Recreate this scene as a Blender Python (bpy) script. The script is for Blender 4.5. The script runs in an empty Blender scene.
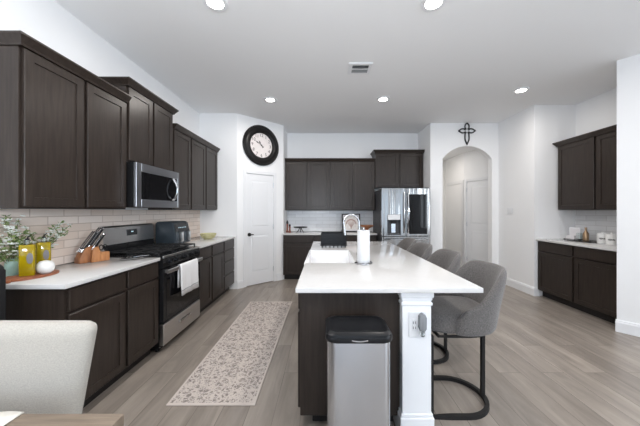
import bpy, bmesh, math, random
from mathutils import Vector, Matrix
random.seed(7)
R = math.radians
C = bpy.context.scene.collection
scene = bpy.context.scene

# ------------------------------------------------------------------ camera
F_PX, VPX, HZ = 270.0, 325.0, 211.0          # focal length in pixels, vanishing point
CAMZ = 1.355
cd = bpy.data.cameras.new('camera'); cam = bpy.data.objects.new('camera', cd); C.objects.link(cam)
cd.sensor_width = 36; cd.lens = 36*F_PX/640
cd.shift_x = (320-VPX)/640; cd.shift_y = (HZ-213)/640
cd.clip_start = 0.05
cam.location = (0, 0, CAMZ); cam.rotation_euler = (R(90), 0, 0)
scene.camera = cam

# ------------------------------------------------------------------ world, light, exposure
scene.view_settings.view_transform = 'Standard'
scene.view_settings.look = 'None'
scene.view_settings.gamma = 1
scene.view_settings.use_curve_mapping = False
scene.view_settings.exposure = -0.42
try:
    scene.cycles.use_denoising = True
    scene.cycles.max_bounces = 10
    scene.cycles.diffuse_bounces = 6
    scene.cycles.caustics_reflective = False
    scene.cycles.caustics_refractive = False
    scene.cycles.sample_clamp_indirect = 6
except Exception:
    pass
w = bpy.data.worlds.new('daylight'); scene.world = w; w.use_nodes = True
w.node_tree.nodes['Background'].inputs[0].default_value = (0.80, 0.90, 1.0, 1)
w.node_tree.nodes['Background'].inputs[1].default_value = 1.3

def area(name, loc, rot, sx, sy, power, col, spread=180):
    l = bpy.data.lights.new(name, 'AREA'); l.shape = 'RECTANGLE'; l.size = sx; l.size_y = sy
    l.energy = power; l.color = col; l.spread = R(spread)
    o = bpy.data.objects.new(name, l); C.objects.link(o); o.location = loc; o.rotation_euler = rot
    return o
# daylight coming in through the big windows behind the camera
area('window_daylight', (-0.2, -3.75, 1.55), (R(90), 0, 0), 3.0, 1.9, 62, (0.60, 0.78, 1.0))
area('window_daylight', (2.9, -3.75, 1.35), (R(90), 0, 0), 1.8, 2.2, 18, (0.60, 0.78, 1.0))
area('window_daylight', (4.62, -1.2, 1.5), (R(90), 0, R(90)), 2.4, 1.8, 150, (0.82, 0.91, 1.0))
# added fill light behind the camera, tilted up to brighten ceiling and far walls
area('ceiling_fill', (-0.3, -0.9, 1.7), (R(150), 0, R(22)), .6, .6, 98, (0.96, 0.98, 1.0))
LAMP_W = 17
LAMP_COL = (1.0, 0.945, 0.89)

# ------------------------------------------------------------------ materials
def mat(name, col, rough=0.5, metal=0.0, spec=0.5, noise=0, nscale=20, nstretch=(1,1,1), bump=0, bscale=200, rnoise=0,
        trans=0, ior=1.45, coat=0, emit=None, estr=0, sheen=0, col2=None, aniso=0, alpha=1):
    m = bpy.data.materials.new(name); m.use_nodes = True
    nt = m.node_tree; b = nt.nodes['Principled BSDF']
    b.inputs['Base Color'].default_value = (*col, 1)
    b.inputs['Roughness'].default_value = rough
    b.inputs['Metallic'].default_value = metal
    b.inputs['Specular IOR Level'].default_value = spec
    b.inputs['Transmission Weight'].default_value = trans
    b.inputs['IOR'].default_value = ior
    b.inputs['Coat Weight'].default_value = coat
    b.inputs['Sheen Weight'].default_value = sheen
    b.inputs['Alpha'].default_value = alpha
    if emit:
        b.inputs['Emission Color'].default_value = (*emit, 1); b.inputs['Emission Strength'].default_value = estr
    tc = nt.nodes.new('ShaderNodeTexCoord'); mp = nt.nodes.new('ShaderNodeMapping')
    mp.inputs['Scale'].default_value = nstretch
    nt.links.new(tc.outputs['Object'], mp.inputs[0])
    nz = nt.nodes.new('ShaderNodeTexNoise'); nz.inputs['Scale'].default_value = nscale; nz.inputs['Detail'].default_value = 5
    nt.links.new(mp.outputs[0], nz.inputs['Vector'])
    if noise or col2:
        mx = nt.nodes.new('ShaderNodeMix'); mx.data_type = 'RGBA'
        c2 = col2 if col2 else tuple(min(1, c*(1+noise)) for c in col)
        c1 = col if col2 else tuple(c*(1-noise) for c in col)
        mx.inputs[6].default_value = (*c1, 1); mx.inputs[7].default_value = (*c2, 1)
        rp = nt.nodes.new('ShaderNodeValToRGB'); rp.color_ramp.elements[0].position = .32; rp.color_ramp.elements[1].position = .68
        nt.links.new(nz.outputs['Fac'], rp.inputs[0]); nt.links.new(rp.outputs[0], mx.inputs[0])
        nt.links.new(mx.outputs[2], b.inputs['Base Color'])
    if rnoise:
        mr = nt.nodes.new('ShaderNodeMapRange'); mr.inputs[3].default_value = rough-rnoise; mr.inputs[4].default_value = rough+rnoise
        nt.links.new(nz.outputs['Fac'], mr.inputs[0]); nt.links.new(mr.outputs[0], b.inputs['Roughness'])
    if bump:
        n2 = nt.nodes.new('ShaderNodeTexNoise'); n2.inputs['Scale'].default_value = bscale; n2.inputs['Detail'].default_value = 3
        nt.links.new(mp.outputs[0], n2.inputs['Vector'])
        bp = nt.nodes.new('ShaderNodeBump'); bp.inputs['Strength'].default_value = bump; bp.inputs['Distance'].default_value = .002
        nt.links.new(n2.outputs['Fac'], bp.inputs['Height']); nt.links.new(bp.outputs[0], b.inputs['Normal'])
    return m

M = {}
M['wall'] = mat('wall_paint', (0.89, 0.895, 0.905), .75, bump=.12, bscale=140)
M['ceil'] = mat('ceiling_paint', (0.90, 0.905, 0.915), .85, bump=.2, bscale=120)
M['trimw'] = mat('white_trim_paint', (0.83, 0.84, 0.86), .4)
M['hall'] = mat('hall_paint', (0.80, 0.79, 0.76), .75)
M['cab'] = mat('espresso_stained_wood', (0.030, 0.0222, 0.0182), .31, spec=.38, noise=.24, nscale=9, nstretch=(6, 6, .5), rnoise=.02, bump=.03, bscale=60)
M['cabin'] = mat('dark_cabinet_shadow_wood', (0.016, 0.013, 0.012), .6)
M['quartz'] = mat('white_quartz', (0.62, 0.612, 0.605), .10, noise=.015, nscale=30)
M['steel'] = mat('brushed_steel', (0.66, 0.70, 0.76), .25, 1)
M['steelh'] = mat('brushed_steel_lengthwise', (0.68, 0.67, 0.66), .30, 1, noise=.06, nscale=40, nstretch=(.4, .4, 14))
M['fridge'] = mat('fridge_steel', (0.34, 0.335, 0.33), .14, 1, nstretch=(9, 1, .25), bump=.35, bscale=.8)
for _n in M['fridge'].node_tree.nodes:
    if _n.type == 'BUMP': _n.inputs['Distance'].default_value = .05
M['mwsteel'] = mat('microwave_steel', (0.42, 0.43, 0.46), .3, 1)
M['fside'] = mat('fridge_side_grey', (0.07, 0.072, 0.078), .4, spec=.25)
M['chrome'] = mat('polished_chrome', (0.52, 0.52, 0.53), .12, 1)
M['black'] = mat('black_enamel', (0.012, 0.012, 0.013), .22, spec=.25)
M['blackg'] = mat('black_glass', (0.005, 0.005, 0.006), .04, spec=.35)
M['iron'] = mat('cast_iron', (0.02, 0.02, 0.021), .55, spec=.25, bump=.3, bscale=300)
M['blackm'] = mat('matte_black_metal', (0.018, 0.017, 0.017), .45, spec=.25)
M['blackp'] = mat('black_plastic', (0.012, 0.0125, 0.014), .3, spec=.25)
M['stoolf'] = mat('grey_woven_stool_fabric', (0.115, 0.106, 0.102), .9, noise=.42, nscale=160, bump=.6, bscale=500, sheen=.3)
M['linen'] = mat('light_linen', (0.41, 0.388, 0.35), .92, noise=.13, nscale=210, nstretch=(1, 1, 2.6), bump=.7, bscale=420, sheen=.2)
M['leather'] = mat('black_leather', (0.014, 0.014, 0.015), .45, spec=.25, bump=.2, bscale=250)
M['towel'] = mat('white_cotton', (0.82, 0.82, 0.83), .95, bump=.5, bscale=300)
M['greyst'] = mat('grey_stitching', (0.25, 0.26, 0.28), .9)
M['paper'] = mat('paper_towel', (0.70, 0.71, 0.73), .95, bump=.3, bscale=120)
M['wood'] = mat('acacia_wood', (0.17, 0.06, 0.022), .42, col2=(0.34, 0.14, 0.05), nscale=14, nstretch=(3, 1, .6))
M['woodl'] = mat('light_block_wood', (0.30, 0.12, 0.042), .42, col2=(0.44, 0.20, 0.08), nscale=14, nstretch=(3, 1, .6))
M['board'] = mat('reddish_board_wood', (0.20, 0.062, 0.032), .45, col2=(0.32, 0.11, 0.05), nscale=10, nstretch=(5, .6, 1))
M['tabletop'] = mat('weathered_oak_tabletop', (0.15, 0.115, 0.085), .5, col2=(0.24, 0.19, 0.145), nscale=7, nstretch=(.7, 9, 1), bump=.2, bscale=60)
M['runner'] = mat('cream_knit', (0.70, 0.68, 0.63), .95, bump=1, bscale=160)
M['oil'] = mat('golden_olive_oil', (0.66, 0.49, 0.008), .06, trans=.6, ior=1.45)
M['glass'] = mat('clear_glass', (0.93, 0.97, 0.96), .02, trans=1, ior=1.4)
M['mint'] = mat('mint_green_glass', (0.50, 0.74, 0.66), .12, trans=.45)
M['label'] = mat('grey_oval_label', (0.17, 0.16, 0.17), .6)
M['stone'] = mat('white_marble', (0.80, 0.80, 0.79), .35, col2=(0.62, 0.62, 0.62), nscale=8)
M['leaf'] = mat('olive_leaf', (0.06, 0.11, 0.03), .5, col2=(0.26, 0.34, 0.11), nscale=25)
M['stem'] = mat('plant_stem', (0.12, 0.12, 0.05), .7)
M['petal'] = mat('white_blossom', (0.80, 0.82, 0.78), .7)
M['ceramic'] = mat('white_ceramic', (0.85, 0.85, 0.84), .15, coat=.4)
M['sink'] = mat('white_fireclay', (0.84, 0.84, 0.85), .18, coat=.3)
M['yellow'] = mat('yellow_wicker', (0.50, 0.46, 0.22), .8, col2=(0.66, 0.63, 0.40), nscale=60, bump=.6, bscale=150)
M['copper'] = mat('copper_brown_bowl', (0.35, 0.13, 0.055), .4, col2=(0.5, 0.22, 0.1), nscale=15)
M['red'] = mat('reddish_wood', (0.22, 0.07, 0.045), .4)
M['dialw'] = mat('clock_dial', (0.80, 0.75, 0.74), .5, noise=.04, nscale=12)
M['ink'] = mat('dark_ink', (0.02, 0.018, 0.018), .6)
M['frame'] = mat('black_frame_wood', (0.012, 0.011, 0.011), .35, spec=.25)
M['dish'] = mat('air_fryer_slate', (0.035, 0.045, 0.055), .3, spec=.25)
M['plastw'] = mat('white_plastic', (0.78, 0.79, 0.81), .35)
M['plastg'] = mat('grey_plastic', (0.22, 0.23, 0.24), .4)
M['bronze'] = mat('bronze_metal', (0.35, 0.24, 0.15), .35, 1)
M['lens'] = mat('lit_lens', (1, 1, 1), .5, emit=(1.0, 0.96, 0.9), estr=22)
M['darkgap'] = mat('vent_interior', (0.03, 0.03, 0.032), .9)
M['picture'] = mat('tree_print', (0.66, 0.60, 0.57), .6, col2=(0.80, 0.77, 0.75), nscale=40)
M['printdark'] = mat('print_ink_brown', (0.45, 0.33, 0.30), .7)
M['display'] = mat('display_digits', (0.5, 0.7, 0.8), .4, emit=(0.6, 0.8, 0.9), estr=.9)
M['bagwhite'] = mat('card_white', (0.74, 0.72, 0.74), .6)

def brick(name, c1, c2, mortar, bw, rh, msize, axes, rough, bumpd, offs=.5, grain=None):
    m = bpy.data.materials.new(name); m.use_nodes = True
    nt = m.node_tree; b = nt.nodes['Principled BSDF']; L = nt.links.new
    b.inputs['Roughness'].default_value = rough
    tc = nt.nodes.new('ShaderNodeTexCoord'); sp = nt.nodes.new('ShaderNodeSeparateXYZ'); cb = nt.nodes.new('ShaderNodeCombineXYZ')
    L(tc.outputs['Object'], sp.inputs[0])
    L(sp.outputs[axes[0]], cb.inputs[0]); L(sp.outputs[axes[1]], cb.inputs[1])
    br = nt.nodes.new('ShaderNodeTexBrick'); br.offset = offs; br.squash = 1
    br.inputs['Scale'].default_value = 1; br.inputs['Brick Width'].default_value = bw; br.inputs['Row Height'].default_value = rh
    br.inputs['Mortar Size'].default_value = msize; br.inputs['Mortar Smooth'].default_value = .2; br.inputs['Bias'].default_value = 0
    br.inputs['Color1'].default_value = (*c1, 1); br.inputs['Color2'].default_value = (*c2, 1); br.inputs['Mortar'].default_value = (*mortar, 1)
    L(cb.outputs[0], br.inputs['Vector'])
    out = br.outputs['Color']
    if grain:
        mp = nt.nodes.new('ShaderNodeMapping'); mp.inputs['Scale'].default_value = grain[0]
        L(cb.outputs[0], mp.inputs[0])
        # shift the grain from plank to plank
        ad = nt.nodes.new('ShaderNodeVectorMath'); ad.operation = 'ADD'
        sc = nt.nodes.new('ShaderNodeVectorMath'); sc.operation = 'SCALE'; sc.inputs['Scale'].default_value = 40
        L(br.outputs['Color'], sc.inputs[0]); L(mp.outputs[0], ad.inputs[0]); L(sc.outputs[0], ad.inputs[1])
        nz = nt.nodes.new('ShaderNodeTexNoise'); nz.inputs['Scale'].default_value = 1; nz.inputs['Detail'].default_value = 7; nz.inputs['Roughness'].default_value = .62
        nz.inputs['Distortion'].default_value = .6
        L(ad.outputs[0], nz.inputs['Vector'])
        rp = nt.nodes.new('ShaderNodeValToRGB'); rp.color_ramp.elements[0].position = .3; rp.color_ramp.elements[1].position = .7
        rp.color_ramp.elements[0].color = (grain[1],)*3+(1,); rp.color_ramp.elements[1].color = (grain[2],)*3+(1,)
        L(nz.outputs['Fac'], rp.inputs[0])
        mx = nt.nodes.new('ShaderNodeMix'); mx.data_type = 'RGBA'; mx.blend_type = 'MULTIPLY'; mx.inputs[0].default_value = 1
        L(br.outputs['Color'], mx.inputs[6]); L(rp.outputs[0], mx.inputs[7]); out = mx.outputs[2]
    L(out, b.inputs['Base Color'])
    bp = nt.nodes.new('ShaderNodeBump'); bp.inputs['Strength'].default_value = .5; bp.inputs['Distance'].default_value = bumpd; bp.invert = True
    L(br.outputs['Fac'], bp.inputs['Height']); L(bp.outputs[0], b.inputs['Normal'])
    return m
M['floor'] = brick('wood_plank_floor', (0.25, 0.215, 0.185), (0.34, 0.295, 0.255), (0.16, 0.135, 0.115), 1.25, .18, .0022, ('Y', 'X'), .33, .001, .37,
                   grain=((1.3, 9, 1), .66, 1.2))
M["tilewarm"] = brick('subway_tile', (0.80, 0.67, 0.58), (0.90, 0.80, 0.73), (0.60, 0.49, 0.42), .26, .066, .0035, ('Y', 'Z'), .22, .002)
M['tileback'] = brick('subway_tile_back', (0.70, 0.71, 0.73), (0.85, 0.86, 0.88), (0.58, 0.58, 0.59), .30, .075, .0035, ('X', 'Z'), .18, .002)
M['tilebar'] = brick('subway_tile_bar', (0.66, 0.66, 0.67), (0.74, 0.74, 0.75), (0.54, 0.53, 0.53), .30, .075, .0035, ('Y', 'Z'), .2, .002)

def rug_material():
    m = bpy.data.materials.new('distressed_floral_rug'); m.use_nodes = True
    nt = m.node_tree; b = nt.nodes['Principled BSDF']; L = nt.links.new
    b.inputs['Roughness'].default_value = .95
    tc = nt.nodes.new('ShaderNodeTexCoord')
    vo = nt.nodes.new('ShaderNodeTexVoronoi'); vo.feature = 'DISTANCE_TO_EDGE'; vo.inputs['Scale'].default_value = 20
    nd = nt.nodes.new('ShaderNodeTexNoise'); nd.inputs['Scale'].default_value = 14; nd.inputs['Detail'].default_value = 3
    mv = nt.nodes.new('ShaderNodeMix'); mv.data_type = 'VECTOR'; mv.inputs[0].default_value = .12
    L(tc.outputs['Object'], nd.inputs['Vector']); L(tc.outputs['Object'], mv.inputs[4]); L(nd.outputs['Color'], mv.inputs[5])
    L(mv.outputs[1], vo.inputs['Vector'])
    r1 = nt.nodes.new('ShaderNodeValToRGB'); r1.color_ramp.elements[0].position = .03; r1.color_ramp.elements[1].position = .16
    L(vo.outputs['Distance'], r1.inputs[0])
    nz = nt.nodes.new('ShaderNodeTexNoise'); nz.inputs['Scale'].default_value = 30; nz.inputs['Detail'].default_value = 5; nz.inputs['Distortion'].default_value = 2.8
    L(tc.outputs['Object'], nz.inputs['Vector'])
    r2 = nt.nodes.new('ShaderNodeValToRGB'); r2.color_ramp.elements[0].position = .42; r2.color_ramp.elements[1].position = .52
    L(nz.outputs['Fac'], r2.inputs[0])
    mu = nt.nodes.new('ShaderNodeMath'); mu.operation = 'MULTIPLY'
    L(r1.outputs[0], mu.inputs[0]); L(r2.outputs[0], mu.inputs[1])
    mx = nt.nodes.new('ShaderNodeMix'); mx.data_type = 'RGBA'
    mx.inputs[6].default_value = (0.60, 0.535, 0.49, 1); mx.inputs[7].default_value = (0.24, 0.205, 0.19, 1)
    # plain border
    sp = nt.nodes.new('ShaderNodeSeparateXYZ'); L(tc.outputs['Object'], sp.inputs[0])
    def edge(o, lim):
        a = nt.nodes.new('ShaderNodeMath'); a.operation = 'ABSOLUTE'; L(sp.outputs[o], a.inputs[0])
        c = nt.nodes.new('ShaderNodeMath'); c.operation = 'LESS_THAN'; c.inputs[1].default_value = lim; L(a.outputs[0], c.inputs[0]); return c
    ex, ey = edge('X', .293), edge('Y', 1.05)
    m2 = nt.nodes.new('ShaderNodeMath'); m2.operation = 'MULTIPLY'; L(ex.outputs[0], m2.inputs[0]); L(ey.outputs[0], m2.inputs[1])
    m3 = nt.nodes.new('ShaderNodeMath'); m3.operation = 'MULTIPLY'; L(mu.outputs[0], m3.inputs[0]); L(m2.outputs[0], m3.inputs[1])
    L(m3.outputs[0], mx.inputs[0]); L(mx.outputs[2], b.inputs['Base Color'])
    fz = nt.nodes.new('ShaderNodeTexNoise'); fz.inputs['Scale'].default_value = 350; L(tc.outputs['Object'], fz.inputs['Vector'])
    bp = nt.nodes.new('ShaderNodeBump'); bp.inputs['Strength'].default_value = .6; bp.inputs['Distance'].default_value = .003
    L(fz.outputs['Fac'], bp.inputs['Height']); L(bp.outputs[0], b.inputs['Normal'])
    return m
M['rug'] = rug_material()

# ------------------------------------------------------------------ mesh helpers
def parent_world(p):
    m = Matrix.Identity(4)
    while p:
        m = p.matrix_basis @ m; p = p.parent
    return m
class MB:
    def __init__(s): s.bm = bmesh.new()
    def _xf(s, vs, mx):
        if mx is not None: bmesh.ops.transform(s.bm, matrix=mx, verts=vs)
    def box(s, x0, x1, y0, y1, z0, z1, bev=0, seg=1, mx=None):
        r = bmesh.ops.create_cube(s.bm, size=1)
        vs = r['verts']
        for v in vs:
            v.co = Vector(((x0+x1)/2+v.co.x*(x1-x0), (y0+y1)/2+v.co.y*(y1-y0), (z0+z1)/2+v.co.z*(z1-z0)))
        if bev:
            es = list({e for v in vs for e in v.link_edges})
            rr = bmesh.ops.bevel(s.bm, geom=es, offset=bev, segments=seg, affect='EDGES', profile=.5, clamp_overlap=True)
            vs = list({v for f in rr['faces'] for v in f.verts} | {v for v in vs if v.is_valid})
        s._xf(vs, mx); return s
    def rbox(s, x0, x1, y0, y1, z0, z1, r, axis='Z', seg=4, bev=0, mx=None):   # rounded-corner prism
        if axis == 'Z': a0, a1, b0, b1 = x0, x1, y0, y1
        elif axis == 'Y': a0, a1, b0, b1 = x0, x1, z0, z1
        else: a0, a1, b0, b1 = y0, y1, z0, z1
        pts = []
        for cx, cy, st in ((a1-r, b1-r, 0), (a0+r, b1-r, 90), (a0+r, b0+r, 180), (a1-r, b0+r, 270)):
            for k in range(seg+1):
                t = R(st+90*k/seg); pts.append((cx+r*math.cos(t), cy+r*math.sin(t)))
        lo, hi = {'Z': (z0, z1), 'Y': (y0, y1), 'X': (x0, x1)}[axis]
        return s.prism(pts, axis, lo, hi, bev, mx)
    def prism(s, pts, axis, lo, hi, bev=0, mx=None):
        def P(a, b, c):
            return {'Z': (a, b, c), 'Y': (a, c, b), 'X': (c, a, b)}[axis]
        v0 = [s.bm.verts.new(P(a, b, lo)) for a, b in pts]; v1 = [s.bm.verts.new(P(a, b, hi)) for a, b in pts]
        n = len(pts); fs = [s.bm.faces.new(v0), s.bm.faces.new(v1)]
        for i in range(n): fs.append(s.bm.faces.new((v0[i], v0[(i+1) % n], v1[(i+1) % n], v1[i])))
        vs = v0+v1
        if bev:
            es = list(set(fs[0].edges) | set(fs[1].edges))
            rr = bmesh.ops.bevel(s.bm, geom=es, offset=bev, segments=2, affect='EDGES', profile=.5)
            vs = list({v for f in rr['faces'] for v in f.verts} | {v for v in vs if v.is_valid})
        s._xf(vs, mx); return s
    def cyl(s, p0, p1, r, seg=16, r2=None, caps=True, mx=None):
        p0, p1 = Vector(p0), Vector(p1); d = p1-p0
        r_ = bmesh.ops.create_cone(s.bm, cap_ends=caps, segments=seg, radius1=r, radius2=r if r2 is None else r2, depth=d.length)
        q = Matrix.Translation((p0+p1)/2) @ d.to_track_quat('Z', 'Y').to_matrix().to_4x4()
        bmesh.ops.transform(s.bm, matrix=q if mx is None else mx @ q, verts=r_['verts']); return s
    def ball(s, c, rx, ry=None, rz=None, seg=16, mx=None):
        ry = ry or rx; rz = rz or rx
        r_ = bmesh.ops.create_uvsphere(s.bm, u_segments=seg, v_segments=max(6, seg//2), radius=1)
        q = Matrix.Translation(c) @ Matrix.Diagonal((rx, ry, rz, 1))
        bmesh.ops.transform(s.bm, matrix=q if mx is None else mx @ q, verts=r_['verts']); return s
    def lathe(s, prof, c=(0, 0, 0), seg=24, mx=None, cap=True):
        rings = []
        for r, z in prof:
            rings.append([s.bm.verts.new((c[0]+r*math.cos(2*math.pi*k/seg), c[1]+r*math.sin(2*math.pi*k/seg), c[2]+z)) for k in range(seg)])
        for a, b in zip(rings, rings[1:]):
            for k in range(seg): s.bm.faces.new((a[k], a[(k+1) % seg], b[(k+1) % seg], b[k]))
        if cap:
            s.bm.faces.new(rings[0][::-1]); s.bm.faces.new(rings[-1])
        s._xf([v for r in rings for v in r], mx); return s
    def tube(s, pts, r, seg=8, closed=False, flat=None, mx=None):
        pts = [Vector(p) for p in pts]; n = len(pts); rings = []
        up = Vector((0, 0, 1)); prev = None
        for i in range(n):
            if closed: t = pts[(i+1) % n]-pts[(i-1) % n]
            else: t = pts[min(i+1, n-1)]-pts[max(i-1, 0)]
            t.normalize()
            if prev is None:
                a = up.cross(t)
                if a.length < .1: a = Vector((1, 0, 0)).cross(t)
            else: a = prev-t*prev.dot(t)
            a.normalize(); prev = a; b = t.cross(a)
            ra, rb = (r, r) if flat is None else flat
            rr = r if not callable(r) else r(i/(n-1))
            if flat is None: ra = rb = rr
            rings.append([s.bm.verts.new(pts[i]+a*ra*math.cos(2*math.pi*(k+.5)/seg)+b*rb*math.sin(2*math.pi*(k+.5)/seg)) for k in range(seg)])
        m = n if closed else n-1
        for i in range(m):
            A, B = rings[i], rings[(i+1) % n]
            for k in range(seg): s.bm.faces.new((A[k], A[(k+1) % seg], B[(k+1) % seg], B[k]))
        if not closed:
            s.bm.faces.new(rings[0][::-1]); s.bm.faces.new(rings[-1])
        s._xf([v for q in rings for v in q], mx); return s
    def panel(s, x0, x1, z0, z1, yf, t, fr=.058, rec=.008, mx=None):
        """shaker front facing -Y: outer face at yf, thickness t, recessed centre"""
        def ring(a, y): return [s.bm.verts.new(p) for p in ((x0+a, y, z0+a), (x1-a, y, z0+a), (x1-a, y, z1-a), (x0+a, y, z1-a))]
        rs = [ring(0, yf+t), ring(0, yf+.003), ring(.003, yf), ring(fr, yf), ring(fr+.002, yf+rec)]
        for a, b in zip(rs, rs[1:]):
            for k in range(4): s.bm.faces.new((a[k], a[(k+1) % 4], b[(k+1) % 4], b[k]))
        s.bm.faces.new(rs[0][::-1]); s.bm.faces.new(rs[-1])
        s._xf([v for q in rs for v in q], mx); return s
    def build(s, name, m, parent=None, world=True, smooth=True, angle=35, subsurf=0, solid=0):
        bmesh.ops.recalc_face_normals(s.bm, faces=s.bm.faces)
        me = bpy.data.meshes.new(name); loc = Vector((0, 0, 0))
        if parent is None:
            vs = [v.co for v in s.bm.verts]
            lo = Vector([min(v[i] for v in vs) for i in range(3)]); hi = Vector([max(v[i] for v in vs) for i in range(3)])
            loc = Vector(((lo.x+hi.x)/2, (lo.y+hi.y)/2, lo.z)); mi = Matrix.Translation(-loc)
        else: mi = parent_world(parent).inverted() if world else Matrix.Identity(4)
        bmesh.ops.transform(s.bm, matrix=mi, verts=s.bm.verts)
        s.bm.to_mesh(me); s.bm.free()
        me.materials.append(m)
        if smooth:
            for p in me.polygons: p.use_smooth = True
            me.set_sharp_from_angle(angle=R(angle))
        o = bpy.data.objects.new(name, me); C.objects.link(o); o.location = loc
        if parent: o.parent = parent
        if solid:
            sm = o.modifiers.new('thickness', 'SOLIDIFY'); sm.thickness = solid; sm.offset = 0
        if subsurf:
            ss = o.modifiers.new('smooth', 'SUBSURF'); ss.levels = subsurf; ss.render_levels = subsurf
        return o
def tag(o, label, cat, group=None):
    o['label'] = label; o['category'] = cat
    if group: o['group'] = group
    return o
def thing(name, label, cat, loc=(0, 0, 0), rz=0, group=None):
    o = bpy.data.objects.new(name, None); C.objects.link(o); o.empty_display_size = .1
    o.location = loc; o.rotation_euler = (0, 0, rz)
    return tag(o, label, cat, group)
def struct(o): o['kind'] = 'structure'; return o
def copy_tree(o, parent=None):
    c = o.copy(); C.objects.link(c); c.parent = parent
    for ch in [x for x in scene.objects if x.parent == o]: copy_tree(ch, c)
    return c
def text_mesh(txt, size, mtx, depth=.0005):
    cu = bpy.data.curves.new('writing', 'FONT'); cu.body = txt; cu.size = size; cu.align_x = 'CENTER'; cu.align_y = 'CENTER'; cu.extrude = depth
    to = bpy.data.objects.new('writing', cu); me = bpy.data.meshes.new_from_object(to)
    me.transform(mtx); bpy.data.objects.remove(to); return me
def place(px, py, z):
    """point of the plane at height z that the photograph shows at (px, py)"""
    Y = (z-CAMZ)*F_PX/(HZ-py); return ((px-VPX)*Y/F_PX, Y)

# ================================================================== STRUCTURE
CH = 3.05
XL, YB = -2.18, 5.9
def seg_wall(name, p0, p1, z0=0, z1=CH, t=.12, side=1, m='wall', ext=0):
    p0, p1 = Vector(p0), Vector(p1); d = (p1-p0).normalized(); n = Vector((-d.y, d.x))*side*t
    q = [p0-d*ext, p1+d*ext, p1+d*ext+n, p0-d*ext+n]
    b = MB(); b.prism([(v.x, v.y) for v in q], 'Z', z0, z1); return struct(b.build(name, M[m], smooth=False))
b = MB(); b.box(-2.4, 4.6, -3.75, 9.2, -.1, 0); fl = struct(b.build('floor', M['floor'], smooth=False))
b = MB(); b.box(-2.3, 4.5, -3.72, 6.12, CH, CH+.1); struct(b.build('ceiling', M['ceil'], smooth=False))
seg_wall('wall_left', (XL, -3.72), (XL, 4.69), side=1)
seg_wall('wall_pantry_front', (XL-.12, 4.69), (-1.53, 4.69), side=1)
PD0, PD1 = Vector((-1.53, 4.69)), Vector((-.823, 5.353))
pdir = (PD1-PD0).normalized(); plen = (PD1-PD0).length; pang = math.atan2(pdir.y, pdir.x)
def pd(t, off=0):   # point on the pantry wall, off = towards the room
    return PD0+pdir*t+Vector((pdir.y, -pdir.x))*off
dl, dr, dtop = .175, .745, 2.04      # door opening along the pantry wall
PW = Matrix.Translation((PD0.x, PD0.y, 0)) @ Matrix.Rotation(pang, 4, 'Z')    # local x along wall, -y to the room
b = MB(); b.prism([(0, 0), (dl, 0), (dl, dtop), (dr, dtop), (dr, 0), (plen, 0), (plen, CH), (0, CH)], 'Y', 0, .11, mx=PW)
struct(b.build('wall_pantry_diagonal', M['wall'], smooth=False))
seg_wall('wall_pantry_back', (XL, 6.0), (-.95, 6.0), side=1); seg_wall('wall_pantry_left', (XL, 4.82), (XL, 6.0), side=1)
seg_wall('wall_pantry_side', (-.823, 5.353), (-.823, YB), side=1, t=.1)
seg_wall('wall_back', (-.95, YB), (2.15, YB), side=1)
seg_wall('wall_fridge_side', (2.03, YB), (2.03, 5.32), side=1, t=.12)
# arch wall
AX0, AX1, ASP, ATP, AY = 2.265, 3.216, 2.36, 2.605, 5.2
pts = [(2.03, 0), (AX0, 0), (AX0, ASP)]
hw = (AX1-AX0)/2; rise = ATP-ASP; rad = (hw*hw+rise*rise)/(2*rise); cx = (AX0+AX1)/2; cz = ATP-rad; a0 = math.asin(hw/rad)
for k in range(1, 24):
    a = -a0+2*a0*k/24; pts.append((cx+rad*math.sin(a), cz+rad*math.cos(a)))
pts += [(AX1, ASP), (AX1, 0), (3.46, 0), (3.46, CH), (2.03, CH)]
b = MB(); b.prism(pts, 'Y', AY, AY+.12, bev=0); struct(b.build('wall_arch', M['wall'], angle=30))
seg_wall('wall_side', (3.34, AY), (3.34, 4.31), side=1)
seg_wall('wall_bar_end', (3.46, 4.31), (4.0, 4.31), side=1)
seg_wall('wall_bar_back', (4.0, 4.43), (4.0, 2.9), side=1)
DW0 = Vector((3.29, 3.04)); DW1 = Vector((4.38, 1.73))
ddir = (DW1-DW0).normalized()
b = MB(); b.prism([(3.29, 3.045), (4.1, 3.045), (4.5, 1.6), (4.38, 1.73)], 'Z', 0, CH); struct(b.build('wall_bar_diagonal', M['wall'], smooth=False))
# wall to the right of the camera with a window, and the rear wall with windows
def pane_wall(name, axis, lo, hi, span, opens):
    b = MB(); s0, s1 = span; x = s0
    for (a0_, a1_, z0_, z1_) in opens:
        for (p, q, c, d) in ((x, a0_, 0, CH), (a0_, a1_, 0, z0_), (a0_, a1_, z1_, CH)):
            if d-c > 1e-4 and q-p > 1e-4:
                if axis == 'X': b.box(lo, hi, p, q, c, d)
                else: b.box(p, q, lo, hi, c, d)
        x = a1_
    if axis == 'X': b.box(lo, hi, x, s1, 0, CH)
    else: b.box(x, s1, lo, hi, 0, CH)
    return struct(b.build(name, M['wall'], smooth=False))
pane_wall('wall_right', 'X', 4.38, 4.5, (-3.72, 1.75), [(-2.4, 0, .6, 2.4)])
pane_wall('wall_rear', 'Y', -3.72, -3.6, (-2.3, 4.5), [(-1.7, 1.3, .6, 2.5), (2.0, 3.8, .02, 2.45)])
def winframe(name, x0, x1, y, z0, z1, n):
    b = MB()
    for k in range(n+1):
        x = x0+(x1-x0)*k/n; b.box(x-.03, x+.03, y-.03, y+.03, z0, z1)
    b.box(x0, x1, y-.03, y+.03, z0, z0+.06); b.box(x0, x1, y-.03, y+.03, z1-.06, z1)
    return struct(b.build(name, M['trimw'], smooth=False))
winframe('window_1', -1.7, 1.3, -3.66, .6, 2.5, 3)
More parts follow.
